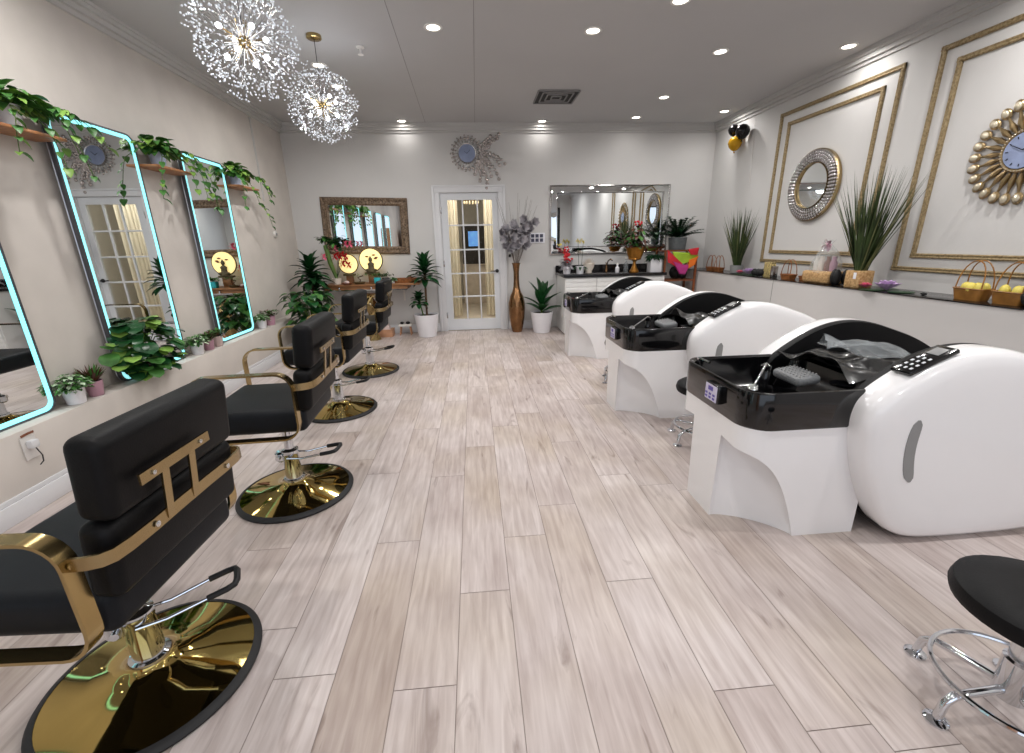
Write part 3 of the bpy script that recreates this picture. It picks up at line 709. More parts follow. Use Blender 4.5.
# ============================================================ SHAMPOO UNITS
def make_unit():
    # local origin = plan centre of basin end: x 0 at aisle end, y 0 on the axis, sitter's feet toward +x
    t = thing('shampoo_unit', 'x', 'shampoo bed', (0, 0, 0), 0, 'white shampoo beds with black basins')
    W = .315
    # pedestal with the foot recess scooped out of each aisle corner
    m = MB(); zs = [0, .02, .06]+[.06+.41*i/26 for i in range(1, 27)]+[.50, .56]
    full = []; 
    n1, n2 = 30, 10
    def corner(s_):   # from end face centre-ish point to side face: list of (full point, recess point, arch height)
        P = []
        for i in range(n1+1):
            u = i/n1; L1 = .20; L2 = .30; d = u*(L1+L2); r = .10
            if d < L1-r: f = V((0, (W-L1)+d))
            elif d > L1+r: f = V((d-L1, W))
            else: a = (d-(L1-r))/(2*r)*PI/2; f = V((r-r*math.cos(a), W-r+r*math.sin(a)))
            cch = V((0, W-L1)).lerp(V((L2, W)), u); nrm = V((L2, L1)).normalized(); nn = V((nrm.y, -nrm.x))
            g = cch + V((.6, -.8))*.05*math.sin(PI*u)**.6
            h = (.455-.05*u)*max(0, 1-max(0, (u-.25)/.75)**3.4) if 0 < u < 1 else 0
            P.append((V((f.x, f.y*s_)), V((g.x, g.y*s_)), h))
        return P
    cn = corner(1); cp = corner(-1)
    per = [(V((0, 0)), V((0, 0)), 0)]+cn+[(V((x, W)), V((x, W)), 0) for x in (.40, .5, .60)]+[(V((.62, .1)), V((.62, .1)), 0), (V((.62, -.1)), V((.62, -.1)), 0)]+[(V((x, -W)), V((x, -W)), 0) for x in (.60, .5, .40)]+cp[::-1]
    rings = []
    for i in range(15):                      # rows below and above each column's own arch height
        ring = []
        for f, g, h in per:
            if i < 7: p, z = (g if h > 0 else f), h*i/6
            else: p, z = f, h+(.56-h)*(i-7)/7
            ring.append(V((p.x, p.y, z)))
        rings.append(ring)
    m.loft(rings); m.build('pedestal', 'white_gloss', t, sharp=50)
    # basin: outer shell with cavity
    m = MB(); O = rrect(-.006, .66, -W-.008, W+.008, .11, 8); I = rrect(.022, .62, -W+.022, W-.022, .09, 8); B = rrect(.09, .54, -W+.09, W-.09, .08, 8)
    Z = lambda pts, z: [V((x, y, z)) for x, y in pts]
    O2 = rrect(.004, .65, -W+.002, W-.002, .105, 8)
    m.loft([Z(O2, .545), Z(O, .56), Z(O, .705), Z(rrect(-.002, .655, -W-.003, W+.003, .107, 8), .718), Z(rrect(.008, .64, -W+.008, W-.008, .10, 8), .72), Z(I, .710), Z(rrect(.04, .60, -W+.04, W-.04, .08, 8), .62), Z(B, .567)]); m.build('basin', 'black_gloss', t)
    # control box on the aisle end face
    m = MB(); m.bx(-.032, -.004, -.115, -.0, .60, .69, bevel=.005); c = m.build('control_box', 'black_gloss', t)
    m = MB(); m.bx(-.035, -.0325, -.108, -.008, .607, .683); m.build('control_face', 'panel_lilac', c)
    m = MB(); m.bx(-.037, -.0355, -.075, -.035, .655, .675)
    for a in range(3):
        for b in range(2): m.bx(-.037, -.0355, -.095+.032*a, -.077+.032*a, .615+.017*b, .625+.017*b)
    m.build('control_display', 'panel_purple', c)
    # tap
    m = MB(); m.lathe([(.022, 0), (.022, .1), (.015, .11)], 16, (.275, .01, .615)); m.lathe([(.022, .0), (.024, .02), (.01, .03)], 16, (.275, .01, .725)); tp = m.build('tap_body', 'black_gloss', t)
    m = MB(); m.tube([(.275, .01, .755), (.075, -.20, .712)], .0055, 10); m.ball((.066, -.213, .705), .024, 2); m.build('tap_lever', 'chrome', t)
    m = MB(); m.tube([(.05, .235, .735), (.05, .13, .738)], .007, 8); m.lathe([(.012, 0), (.012, .02)], 12, (.05, .235, .715)); m.build('towel_bar', 'chrome', t)
    # neck rest
    m = MB(); m.box((.415, -.02, .695), (.12, .19, .045), bevel=.018, seg=3, rot=(0, -.12, 0)); nr = m.build('neck_rest', 'grey_pad', t)
    m = MB()
    for a in range(5):
        for b in range(8): m.ball((.375+.02*a, -.096+.021*b, .715+.0026*a), .005, 1)
    m.build('neck_rest_studs', 'grey_strip', nr)
    m = MB(); m.lathe([(.045, 0), (.05, .012), (.02, .02)], 20, (.50, -.2, .70)); m.build('drain_cap', 'black_gloss', t)
    # seat: reclined black body with raised black lining
    m = MB(); prof = [(.62, .60), (.70, .70), (.82, .66), (1.0, .58), (1.25, .49), (1.55, .44), (1.62, .40), (1.62, .16), (.66, .16)]
    m.loft([[V((x, y, z)) for x, z in prof] for y in (-.27, -.24, .24, .27)]); m.build('seat', 'black_leather', t)
    # side pods
    def arcprof(sc, cx=.0, n=40):
        # outline of pod in (x,z): measured: front x .48, top .90 at x .9, tail falls to .5 at 1.7
        P = [(.45, .58), (.455, .64), (.47, .685), (.52, .735), (.59, .785), (.67, .835), (.75, .872), (.84, .897), (.94, .904), (1.06, .888), (1.19, .845), (1.32, .80), (1.44, .74), (1.55, .665), (1.63, .58), (1.685, .49), (1.71, .38), (1.70, .27), (1.66, .16), (1.58, .07), (1.45, .02), (1.25, .005), (1.02, .004), (.85, .006), (.755, .02), (.68, .06), (.62, .125), (.565, .22), (.52, .32), (.485, .42), (.465, .51)]
        m0 = V((1.02, .45)); return [(m0.x+(x-m0.x)*sc, m0.y+(z-m0.y)*sc) for x, z in P]
    def smooth(P):
        for _ in range(2):
            Q = []
            for i in range(len(P)):
                a, b = V(P[i]), V(P[(i+1) % len(P)]); Q += [tuple(a*.75+b*.25), tuple(a*.25+b*.75)]
            P = Q
        return P
    for s_ in (-1, 1):
        yo, yi = .43, .285
        m = MB(); rings = []
        for y, sc in ((yi, .985), (yi+.008, .993), (yi+.02, .996), (.34, .997), (.37, 1.0), (.395, .99), (.413, .965), (.425, .92), (.431, .84), (.434, .7), (.436, .4), (.437, .05)):
            q = smooth(arcprof(sc)); rings.append([V((x, s_*y, max(z, .004))) for x, z in q])
        m.loft(rings); pd = m.build('side_pod', 'white_gloss', t, sharp=60)
        m = MB(); q0, q1, q2 = smooth(arcprof(.997)), smooth(arcprof(.985)), smooth(arcprof(.92))
        m.loft([[V((x, s_*(yi+.018), max(z, .006))) for x, z in q0], [V((x, s_*(yi-.002), max(z, .008))) for x, z in q0], [V((x, s_*(yi-.02), max(z, .01))) for x, z in q1], [V((x, s_*(yi-.026), max(z, .02))) for x, z in q2]]); m.build('pod_lining', 'black_leather', pd)
        # grey strip on outer face, follows the front edge
        pts = []
        for k in range(15):
            u = k/14; z = .62-.29*u; x = .655+.03*u*u-.012*math.sin(u*PI)
            pts.append(V((x, s_*.4335, z)))
        pts = [p + V((0, s_*(-.0005), 0)) for p in pts]
        m = MB(); n = len(pts); rings = []
        for k, p in enumerate(pts):
            w_ = .024*math.sqrt(max(.05, 1-(abs(k/(n-1)-.5)*2)**8)); rings.append([p+V((-w_, s_*-.012, 0)), p+V((-w_, s_*.0035, 0)), p+V((w_, s_*.0035, 0)), p+V((w_, s_*-.012, 0))])
        m.loft(rings); m.build('light_strip', 'grey_strip', pd)
    # key pad on the slope of the near pod
    a, b = V((.60, 0, .795)), V((.79, 0, .885)); d = (b-a).normalized(); an = -math.atan2(b.z-a.z, b.x-a.x); mid = (a+b)/2
    pad = MB(); pad.box((0, 0, 0), (.215, .09, .02), bevel=.006); kp = pad.build('key_pad', 'black_gloss', t, loc=(mid.x+.0, -.355, mid.z+.012), rot=(-.0, an, 0))
    m = MB()
    for i in range(4):
        for j in range(3): m.box((-.082+.027*i, -.026+.024*j, .0112), (.013, .010, .003), bevel=.0015)
    m.build('keys', 'key_white', kp)
    m = MB(); m.box((.06, 0, .0112), (.05, .05, .003), bevel=.001); m.build('pad_display', 'grey_strip', kp)
    # metal foot under the basin / pod joint
    for s_ in (-1, 1): m = MB(); m.box((.67, s_*.22, .12), (.05, .04, .24), bevel=.004, rot=(0, .15, 0)); m.build('metal_foot', 'silver', t)
    return t
UN = make_unit(); UN.location = (1.138, 1.93, 0); UN['label'] = 'white shampoo bed with black basin nearest the camera'
for y, lb in ((3.375, 'white shampoo bed with black basin, middle of the three'), (5.21, 'white shampoo bed with black basin farthest back, beside the white counter')):
    u = dup(UN, (1.11, y, 0), 0, lb)
# cape draped over each seat
def drape(loc, label, seed, x0, x1, hump):
    R = random.Random(seed); ph = [R.uniform(0, 6) for _ in range(6)]; n, k_ = 34, 22; rings = []
    for i in range(n+1):
        u = i/n; x = x0+(x1-x0)*u; ring = []
        for j in range(k_+1):
            v_ = j/k_; y = -.245+.49*v_
            z = .735-.10*u+.055*math.sin(PI*v_)*hump + .018*math.sin(9*u+5*v_+ph[0])+.014*math.sin(16*v_+7*u+ph[1])+.012*math.sin(21*u-9*v_+ph[2])
            ring.append(V((x, y, z)))
        rings.append(ring + [p-V((0, 0, .006)) for p in ring[::-1]])
    m = MB(); m.loft(rings); o = m.build('draped_cape', 'black_vinyl', loc=loc); tag(o, label, 'cape', 'black capes on the shampoo beds')
drape((1.128, 1.93, 0), 'crumpled glossy black cape over the nearest shampoo bed seat', 1, .50, 1.3, 1.2)
drape((1.11, 3.375, 0), 'crumpled black cape over the middle shampoo bed seat', 2, .5, 1.2, .8)
drape((1.11, 5.21, 0), 'crumpled black cape over the farthest shampoo bed seat', 3, .5, 1.2, .8)
# clear plastic bag lying on the nearest cape
R = random.Random(4); m = MB(); rings = []
for i in range(16):
    u = i/15; ring = []
    for j in range(12):
        v_ = j/11; ring.append(V((u*.34, (v_-.5)*.2*(1-.4*u), .018*math.sin(9*u+4*v_)+.015*math.sin(13*v_+u*5)+.03*math.sin(PI*v_))))
    rings.append(ring+[p-V((0, 0, .003)) for p in ring[::-1]])
m.loft(rings); o = m.build('plastic_bag', 'clear_wrap', loc=(1.72, 1.98, .83), rot=(0, .1, -.5)); tag(o, 'crumpled clear plastic bag on the cape of the nearest shampoo bed', 'plastic bag')

# ============================================================ STOOLS
def make_stool():
    t = thing('stool', 'x', 'stool', (0, 0, 0), 0, 'round black rolling stools')
    m = MB(); m.lathe([(.0, .350), (.165, .350), (.186, .36), (.192, .38), (.185, .405), (.168, .417), (.1, .423), (0, .424)], 40); m.build('seat', 'black_leather', t)
    m = MB(); m.lathe([(.04, .07), (.042, .20), (.034, .205), (.034, .28), (.026, .285), (.026, .34), (.08, .35), (.08, .356)], 24); m.build('column', 'chrome', t)
    for k in range(5):
        a = k*2*PI/5; d = V((math.cos(a), math.sin(a), 0))
        m = MB(); m.tube([d*.03+V((0, 0, .10)), d*.14+V((0, 0, .095)), d*.18+V((0, 0, .09)), d*.203+V((0, 0, .07)), d*.212+V((0, 0, .012))], .012, 10); lg = m.build('leg', 'chrome', t)
        m = MB(); m.lathe([(.03, 0), (.03, .006), (.014, .014)], 16, d*.212); m.build('foot_glide', 'chrome', lg)
    m = MB(); m.tube([(math.cos(a)*.178, math.sin(a)*.178, .112) for a in [2*PI*i/48 for i in range(48)]], .0075, 8, closed=True); m.build('foot_ring', 'chrome', t)
    return t
ST = make_stool(); ST.location = (1.49, .80, 0); ST.rotation_euler = (0, 0, math.radians(108)); ST['label'] = 'round black stool with chrome foot ring at the lower right corner'
dup(ST, (1.53, 2.66, 0), 3.5, 'stool mostly hidden behind the nearest shampoo bed, chrome foot showing')
dup(ST, (1.44, 4.06, 0), 3.5, 'stool mostly hidden behind the middle shampoo bed, chrome foot showing')

# ============================================================ RIGHT WALL DECOR
# round mirror
t = thing('round_mirror', 'round silver studded mirror with gold rim inside the gold mouldings', 'mirror', (XR, 4.77, 1.87))
X = (-1, 0, 0)
m = MB(); m.lathe([(.34, .002), (.36, .01), (.362, .04), (.345, .052), (.345, .002)], 64, axis=X, cap=False); m.lathe([(.222, .03), (.222, .056), (.228, .06), (.232, .03)], 64, axis=X, cap=False); m.build('gold_rim', 'gold_brushed', t)
m = MB(); m.lathe([(.23, .03), (.25, .045), (.30, .05), (.345, .042), (.345, .004), (.23, .004)], 64, axis=X, cap=False); fr = m.build('frame', 'stud_bed', t)
m = MB()
for rad, n, s_ in ((.244, 48, .012), (.268, 50, .0145), (.296, 54, .0150), (.323, 60, .0145), (.345, 66, .011)):
    for k in range(n):
        a = 2*PI*(k+.5*(n % 3))/n; m.ball((-.055+(.008 if rad > .33 or rad < .26 else 0), rad*math.cos(a), rad*math.sin(a)), s_, 1, scale=(.7, 1, 1))
m.build('studs', 'stud_silver', fr)
m = MB(); m.lathe([(0, .03), (.226, .03), (.226, .034), (0, .034)], 64, axis=X); m.build('mirror_glass', 'mirror', t)
# sunburst clock
t = thing('sunburst_clock', 'gold sunburst wall clock with oval jewels at the right edge', 'clock', (XR, 2.89, 1.87))
m = MB(); m.lathe([(.112, .01), (.118, .03), (.13, .036), (.138, .03), (.138, .01)], 48, axis=X); bz = m.build('bezel', 'sun_gold', t)
m = MB()
for k in range(44): a = 2*PI*k/44; m.ball((-.034, .128*math.cos(a), .128*math.sin(a)), .006, 1)
m.build('bezel_beads', 'pearl', bz)
m = MB(); m.lathe([(0, .03), (.113, .03), (.113, .034), (0, .034)], 48, axis=X); fc = m.build('clock_face', 'clock_face', t)
m = MB()
for k in range(12):
    a = 2*PI*k/12; m.box((-.036, .092*math.cos(a), .092*math.sin(a)), (.002, .005, .016), rot=(a-PI/2, 0, 0))
m.build('hour_marks', 'clock_black', fc)
def hand(nm, a, L, w_):
    m = MB(); m.box((-.039, L/2*math.cos(a), L/2*math.sin(a)), (.002, w_, L), rot=(a-PI/2, 0, 0), bevel=.0005); m.build(nm, 'clock_black', fc)
hand('hour_hand', 2.4, .055, .008); hand('minute_hand', .5, .08, .005)
for k in range(26):
    a = 2*PI*k/26; d = V((0, math.cos(a), math.sin(a))); m = MB()
    m.tube([d*.135+V((-.012, 0, 0)), d*.19+V((-.018, 0, 0)), d*.235+V((-.016, 0, 0)), d*.27+V((-.014, 0, 0))], [.006, .02, .010, .007], 8)
    m.ball(d*.305+V((-.016, 0, 0)), .043, 2, scale=(.35, 1, .78), rot=(a, 0, 0)); ry = m.build('ray', 'sun_gold', t)
    m = MB(); m.ball(d*.305+V((-.029, 0, 0)), .028, 2, scale=(.4, 1, .8), rot=(a, 0, 0)); m.build('jewel', 'pearl', ry)

# ============================================================ BALLOONS
for c, r, mt, lb in (((3.58, 6.30, 2.74), .072, 'balloon_black', 'black balloon at the left of the corner cluster, above the gold one'), ((3.59, 6.10, 2.68), .09, 'balloon_black', 'larger black balloon at the right of the corner cluster'), ((3.58, 6.23, 2.565), .09, 'balloon_gold', 'gold balloon hanging under the two black balloons')):
    t = thing('balloon', lb, 'balloon', c, 0, 'balloons in the back right corner')
    m = MB(); m.lathe([(.004, -r*1.12), (r*.45, -r*.92), (r*.82, -r*.5), (r, 0), (r*.86, r*.52), (r*.5, r*.86), (.004, r)], 28); bm_ = m.build('balloon_skin', mt, t, sharp=80)
    m = MB(); m.lathe([(.003, 0), (.014, -.018), (.012, -.02)], 12, (0, 0, -r*1.11)); m.build('knot', mt, t)
m = MB(); m.tube([(XR-.012, 6.02, 2.84), (XR-.012, 5.98, 2.4), (XR-.012, 5.95, 1.95)], .0025, 5); o = m.build('string', 'plate'); tag(o, 'thin pale string hanging down the wall below the balloons', 'string')

# ============================================================ RIGHT LEDGE ITEMS
def grass_plant(name, loc, label, potf, n, H, spr, ph, seed, group='tall grass plants on the right ledge'):
    R = random.Random(seed); t = thing(name, label, 'plant', loc, 0, group); potf(t)
    m = MB()
    for k in range(n):
        a = R.uniform(0, 2*PI); tl = R.uniform(.0, spr); L = H*R.uniform(.55, 1.03); rad = R.uniform(0, .05)
        d = V((math.cos(a)*tl*(.45 if math.cos(a) < 0 else .16), math.sin(a)*tl, 1))
        m.leaf(V((math.cos(a)*rad, math.sin(a)*rad, ph*.9)), d, L, .0135, bend=R.uniform(0, .3), fold=.4, n=5, mi=0 if R.random() < .88 else 1, prof=lambda t: (1-t)**.6)
    m.build('foliage', ['grass', 'grass_tip'], t)
def p1(t): pot(t, 'grey_strip', .075, .085, .10)
def p2(t):
    m = MB(); m.box((0, 0, .075), (.15, .15, .15), bevel=.01, seg=2); m.build('basket_pot', 'wicker', t)
    m = MB(); m.bx(-.077, -.0785, -.02, -.05, .08, .135); m.build('price_tag', 'card', t)
grass_plant('grass_plant', (3.53, 5.74, RZ), 'tall grass plant in a grey pot left of the round mirror', p1, 150, .76, .60, .10, 1)
grass_plant('grass_plant', (3.47, 3.73, RZ), 'tall grass plant in a woven square basket right of the round mirror', p2, 200, .88, .58, .15, 2)
def lotus(loc, label, s=1, seed=0):
    R = random.Random(seed); t = thing('lotus_flower', label, 'artificial flower', loc, 0, 'lilac lotus flowers'); m = MB()
    for k in range(3):
        a = k*2.1+.5; m.lathe([(.002, .003), (.06*s, .006), (.055*s, .009), (.002, .008)], 14, (math.cos(a)*.05*s, math.sin(a)*.09*s, 0))
    m.build('lily_pads', 'leaf_dark', t)
    for q, (ox, oy, sc) in enumerate(((0, 0, 1), (-.01, .13*s, .55))):
        m = MB()
        for ring, (el, n, L) in enumerate(((.25, 9, .075), (.7, 8, .065), (1.15, 6, .05))):
            for k in range(n):
                a = 2*PI*(k+.5*ring)/n; m.leaf(V((ox, oy, .012)), V((math.cos(a)*math.cos(el), math.sin(a)*math.cos(el), math.sin(el))), L*s*sc, .045*s*sc, bend=-.5, fold=.5, n=4)
        m.ball((ox, oy, .02), .012*sc, 1); m.build('blossom', 'lilac' if q == 0 else 'pink', t)
lotus((3.45, 5.33, RZ), 'lilac lotus flower beside the grey potted grass', 1.4, 1)
lotus((3.45, 3.42, RZ), 'lilac lotus flower right of the woven basket grass', 1.5, 2)
def blob(name, loc, label, cat, mt, d, seed=0, n=1):
    R = random.Random(seed); m = MB()
    for k in range(n): m.ball((R.uniform(-.4, .4)*d[0]*(n > 1), R.uniform(-.4, .4)*d[1]*(n > 1), d[2]*.5), .5, 2, scale=(d[0]*(.7 if n > 1 else 1), d[1]*(.6 if n > 1 else 1), d[2]))
    o = m.build(name, mt, loc=loc, sharp=80); return tag(o, label, cat)
blob('black_bow', (3.46, 5.13, RZ), 'crumpled black bow on the right ledge left of the leopard box', 'bow', 'black_matt', (.1, .16, .09), 3, 6)
def basket(name, loc, label, mt, L, W_, h, hh, rz=0, group=None, fill=None, handles=2):
    t = thing(name, label, 'basket', loc, rz, group)
    q0, q1 = rrect(-W_/2*.8, W_/2*.8, -L/2*.85, L/2*.85, .02, 3), rrect(-W_/2, W_/2, -L/2, L/2, .02, 3); qi = rrect(-W_/2*.9, W_/2*.9, -L/2*.94, L/2*.94, .02, 3)
    m = MB(); m.loft([[V((x, y, 0)) for x, y in q0], [V((x, y, h)) for x, y in q1], [V((x, y, h)) for x, y in qi], [V((x, y, h*.35)) for x, y in q0]])
    m.tube([(x, y, h) for x, y in q1], .005, 6, closed=True); m.build('basket_body', mt, t)
    for k in range(handles):
        x = (k-.5*(handles-1))*W_*.8; pts = [V((x*(1-.5*math.sin(PI*i/12)), -L*.42*math.cos(PI*i/12), h+hh*math.sin(PI*i/12)**.8)) for i in range(13)]
        m = MB(); m.tube(pts, .0045, 6); m.build('handle', mt, t)
    if fill:
        m = MB(); 
        for k in range(7): m.ball((rnd(-.3, .3)*W_, rnd(-.36, .36)*L, h*1.05), .5, 2, scale=(W_*.5, L*.3, h*1.0))
        m.build('filling', fill, t)
    return t
g_ = 'small handled baskets on the right ledge'
basket('handled_basket', (3.5, 6.33, RZ), 'brown wicker basket with thin handles, leftmost on the right ledge', 'wicker_brown', .17, .1, .045, .17, 0, g_)
basket('handled_basket', (3.5, 6.12, RZ), 'brown wicker basket with thin handles just left of the grey potted grass', 'wicker_brown', .15, .1, .045, .17, 0, g_)
basket('handled_basket', (3.5, 4.68, RZ), 'brown wicker basket right of the leopard print box', 'wicker_brown', .17, .1, .05, .16, 0, g_)
basket('handled_basket', (3.56, 4.50, RZ), 'small brown tray basket left of the wrapped gift basket', 'wicker_brown', .12, .09, .04, .03, 0, g_, handles=1)
basket('handled_basket', (3.5, 2.81, RZ), 'amber basket with yellow cloth, under the left side of the sunburst clock', 'amber', .20, .11, .08, .19, 0, g_, 'yellow')
basket('handled_basket', (3.5, 2.57, RZ), 'amber basket with yellow cloth at the right edge, beside a black cloth', 'amber', .19, .11, .08, .19, 0, g_, 'yellow')
blob('black_cloth', (3.5, 2.40, RZ), 'crumpled black cloth at the right edge of the ledge', 'cloth', 'black_matt', (.2, .22, .14), 5, 7)
blob('black_clip', (3.45, 3.10, RZ), 'tiny black clip lying on the right ledge under the sunburst clock', 'clip', 'black_matt', (.03, .05, .022), 6)
t = thing('leopard_box', 'upright leopard print box on the right ledge left of the round mirror', 'box', (3.48, 4.96, RZ))
m = MB(); m.box((0, .03, .085), (.06, .13, .17), bevel=.004); m.build('box_body', 'leopard', t); m = MB(); m.box((-.005, -.065, .065), (.055, .055, .13), bevel=.003); m.build('silver_side', 'silver', t)
# gift basket
t = thing('gift_basket', 'clear wrapped gift basket with a pink bow beside the woven basket grass', 'gift basket', (3.5, 4.18, RZ))
m = MB(); m.box((0, 0, .06), (.2, .34, .12), bevel=.03, seg=3, taper=1.08); m.build('basket_body', 'wicker', t)
for k, (y, mt) in enumerate(((-.1, 'pot_pink'), (-.03, 'terracotta'), (.05, 'shell'), (.11, 'white_cloth'))):
    m = MB(); m.lathe([(.03, 0), (.034, .1), (.02, .13), (.02, .16)], 14, (0, y, .1)); m.build('gift_bottle', mt, t)
m = MB(); rings = []
for u, r_ in ((0, .17), (.3, .16), (.6, .11), (.8, .045), (.86, .02), (1, .06)):
    rings.append([V((math.cos(a)*r_*.65, math.sin(a)*r_, .11+.30*u+.01*math.sin(5*a))) for a in [2*PI*i/20 for i in range(20)]])
m.loft(rings, cap=False); m.build('clear_wrapping', 'clear_wrap', t)
m = MB()
for k in range(9): a = k*.7; m.leaf(V((-.01, 0, .37)), V((-.3, math.cos(a), math.sin(a))), .075, .03, bend=.8, fold=.3)
m.ball((-.01, 0, .375), .02, 1); m.build('bow', 'pot_pink', t)
blob('black_pouch', (3.47, 3.95, RZ), 'small black pouch between the gift basket and the woven basket grass', 'pouch', 'black_matt', (.11, .09, .15), 8, 4)

# ============================================================ BACK WALL DECOR
# peacock clock
t = thing('peacock_clock', 'silver jewelled wall clock with a sweeping tail above the door', 'clock', (-.03, YB, 2.585))
Y = (0, -1, 0)
m = MB(); m.lathe([(.118, .01), (.12, .03), (.132, .034), (.138, .01)], 40, axis=Y); m.build('bezel', 'silver', t)
m = MB(); m.lathe([(0, .025), (.119, .025), (.119, .029), (0, .029)], 40, axis=Y); fc = m.build('clock_face', 'clock_face', t)
m = MB(); m.box((.02, -.032, .02), (.006, .002, .07), rot=(0, .8, 0)); m.box((-.02, -.032, .012), (.005, .002, .05), rot=(0, -1.0, 0)); m.build('clock_hands', 'clock_black', fc)
R = random.Random(3)
m = MB(); j = MB()
for k in range(26):
    a = 2*PI*k/26; d = V((math.cos(a), 0, math.sin(a))); right = max(0, math.cos(a+.15)); L = .20+.0*right
    m.tube([d*.13+V((0, -.012, 0)), d*L+V((0, -.012, 0))], .004, 5); j.ball(d*L+V((0, -.016, 0)), .02, 2, scale=(1, .5, 1)); j.ball((d*.235 if k % 2 else d*.225)+V((0, -.016, 0)), .014, 1, scale=(1, .5, 1)); 
    if k % 2 == 0: j.ball(d*.165+V((0, -.016, 0)), .011, 1)
for k in range(19):
    a0 = .52-1.45*k/18; R_end = .46+.12*math.sin(k*1.3)-.05*abs(k-9)/9; pts = []
    for s_ in range(8):
        u = s_/7; rr_ = .16+(R_end-.16)*u; a = a0-.28*u*u*(1 if k > 4 else -.2); pts.append(V((math.cos(a)*rr_, -.012, math.sin(a)*rr_)))
    m.tube(pts, .004, 5)
    for s_ in (1, 2, 3, 4, 5, 6): j.ball(pts[s_]+V((0, -.005, 0)), R.uniform(.018, .025), 1, scale=(1, .5, 1))
    j.ball(pts[-1]+V((0, -.006, 0)), .026, 2, scale=(1, .4, 1))
m.build('tail_wires', 'silver', t); j.build('jewels', 'jewel_grey', t)
# carved frame mirror
t = thing('carved_mirror', 'wide mirror in a carved brown frame above the wooden desk', 'mirror', (-1.57, YB, 1.618), rot=(0, .025, 0))
def frame_rect(w_, h, wd, prof, mats, nm, par, yoff=0):
    m = MB(); 
    rings = []
    for off, dep in prof:
        a, b = w_/2-off, h/2-off; rings.append([V((x, -dep-yoff, z)) for x, z in ((-a, -b), (a, -b), (a, b), (-a, b))])
    m.loft(rings, cap=False, closed_path=True); return m.build(nm, mats, par)
frame_rect(1.24, .79, .11, [(0, .002), (0, .025), (.02, .042), (.055, .03), (.085, .045), (.11, .03), (.115, .002)], 'carved', 'frame', t)
m = MB(); m.bx(-.51, .51, -.024, -.018, -.29, .29); m.build('mirror_glass', 'mirror', t)
# wide bevelled mirror
t = thing('wide_mirror', 'wide mirror with a mirrored silver border above the white counter', 'mirror', (2.115, YB, 1.65))
frame_rect(1.86, 1.0, .1, [(0, .002), (0, .03), (.012, .036), (.02, .03), (.02, .002)], 'silver', 'outer_bead', t)
frame_rect(1.82, .96, .1, [(0, .004), (0, .028), (.075, .046), (.085, .046), (.085, .004)], 'mirror', 'mirror_border', t)
frame_rect(1.65, .79, .1, [(0, .004), (0, .042), (.006, .048), (.012, .042), (.012, .004)], 'silver', 'inner_bead', t)
m = MB(); m.bx(-.815, .815, -.03, -.024, -.385, .385); m.build('mirror_glass', 'mirror', t)
# small wall items
m = MB(); m.bx(-.002, -.012, -.035, .035, -.05, .05)
t = thing('calendar_card', 'small white wall card with six dark squares beside the magnolia vase', 'card', (.99, YB, 1.405))
m = MB(); m.bx(-.12, .12, -.012, -.001, -.075, .075, bevel=.002); m.build('card', 'card', t)
m = MB()
for a in range(3):
    for b in range(2): m.bx(-.095+.068*a, -.045+.068*a, -.0145, -.0125, -.058+.063*b, -.008+.063*b)
m.build('card_squares', 'card_dark', t)
m = MB(); m.box((0, -.012, 0), (.035, .02, .045), bevel=.006); o = m.build('door_chime', 'black_matt', loc=(.56, YB, 1.15)); tag(o, 'small black switch on the wall right of the glazed door', 'switch')
t = thing('thermostat', 'small round white thermostat on the left wall near the back corner', 'thermostat', (XL, 6.25, 1.51))
m = MB(); m.lathe([(.042, 0), (.042, .018), (.034, .026), (.0, .028)], 24, axis=(1, 0, 0)); m.build('dial', 'plate', t); m = MB(); m.lathe([(.018, .028), (.016, .036), (0, .037)], 16, axis=(1, 0, 0)); m.build('knob', 'grey_strip', t)
t = thing('wall_outlet', 'white power outlet with a plug on the low left wall', 'outlet', (XLL, 2.345, .34))
m = MB(); m.bx(.001, .008, -.04, .04, -.062, .062, bevel=.002); m.build('cover_plate', 'plate', t)
m = MB(); m.box((.024, 0, .02), (.034, .045, .045), bevel=.008); m.build('plug', 'trim_white', t)
m = MB(); m.tube([(.03, 0, 0), (.045, .005, -.05), (.03, .015, -.09), (.012, .01, -.11)], .003, 6); m.build('cord', 'black_matt', t)
m = MB(); m.strip([(.012, -.035, .075), (.02, 0, .082), (.012, .035, .078)], .012, .003, (0, 0, 1)); m.build('tape', 'terracotta', t)

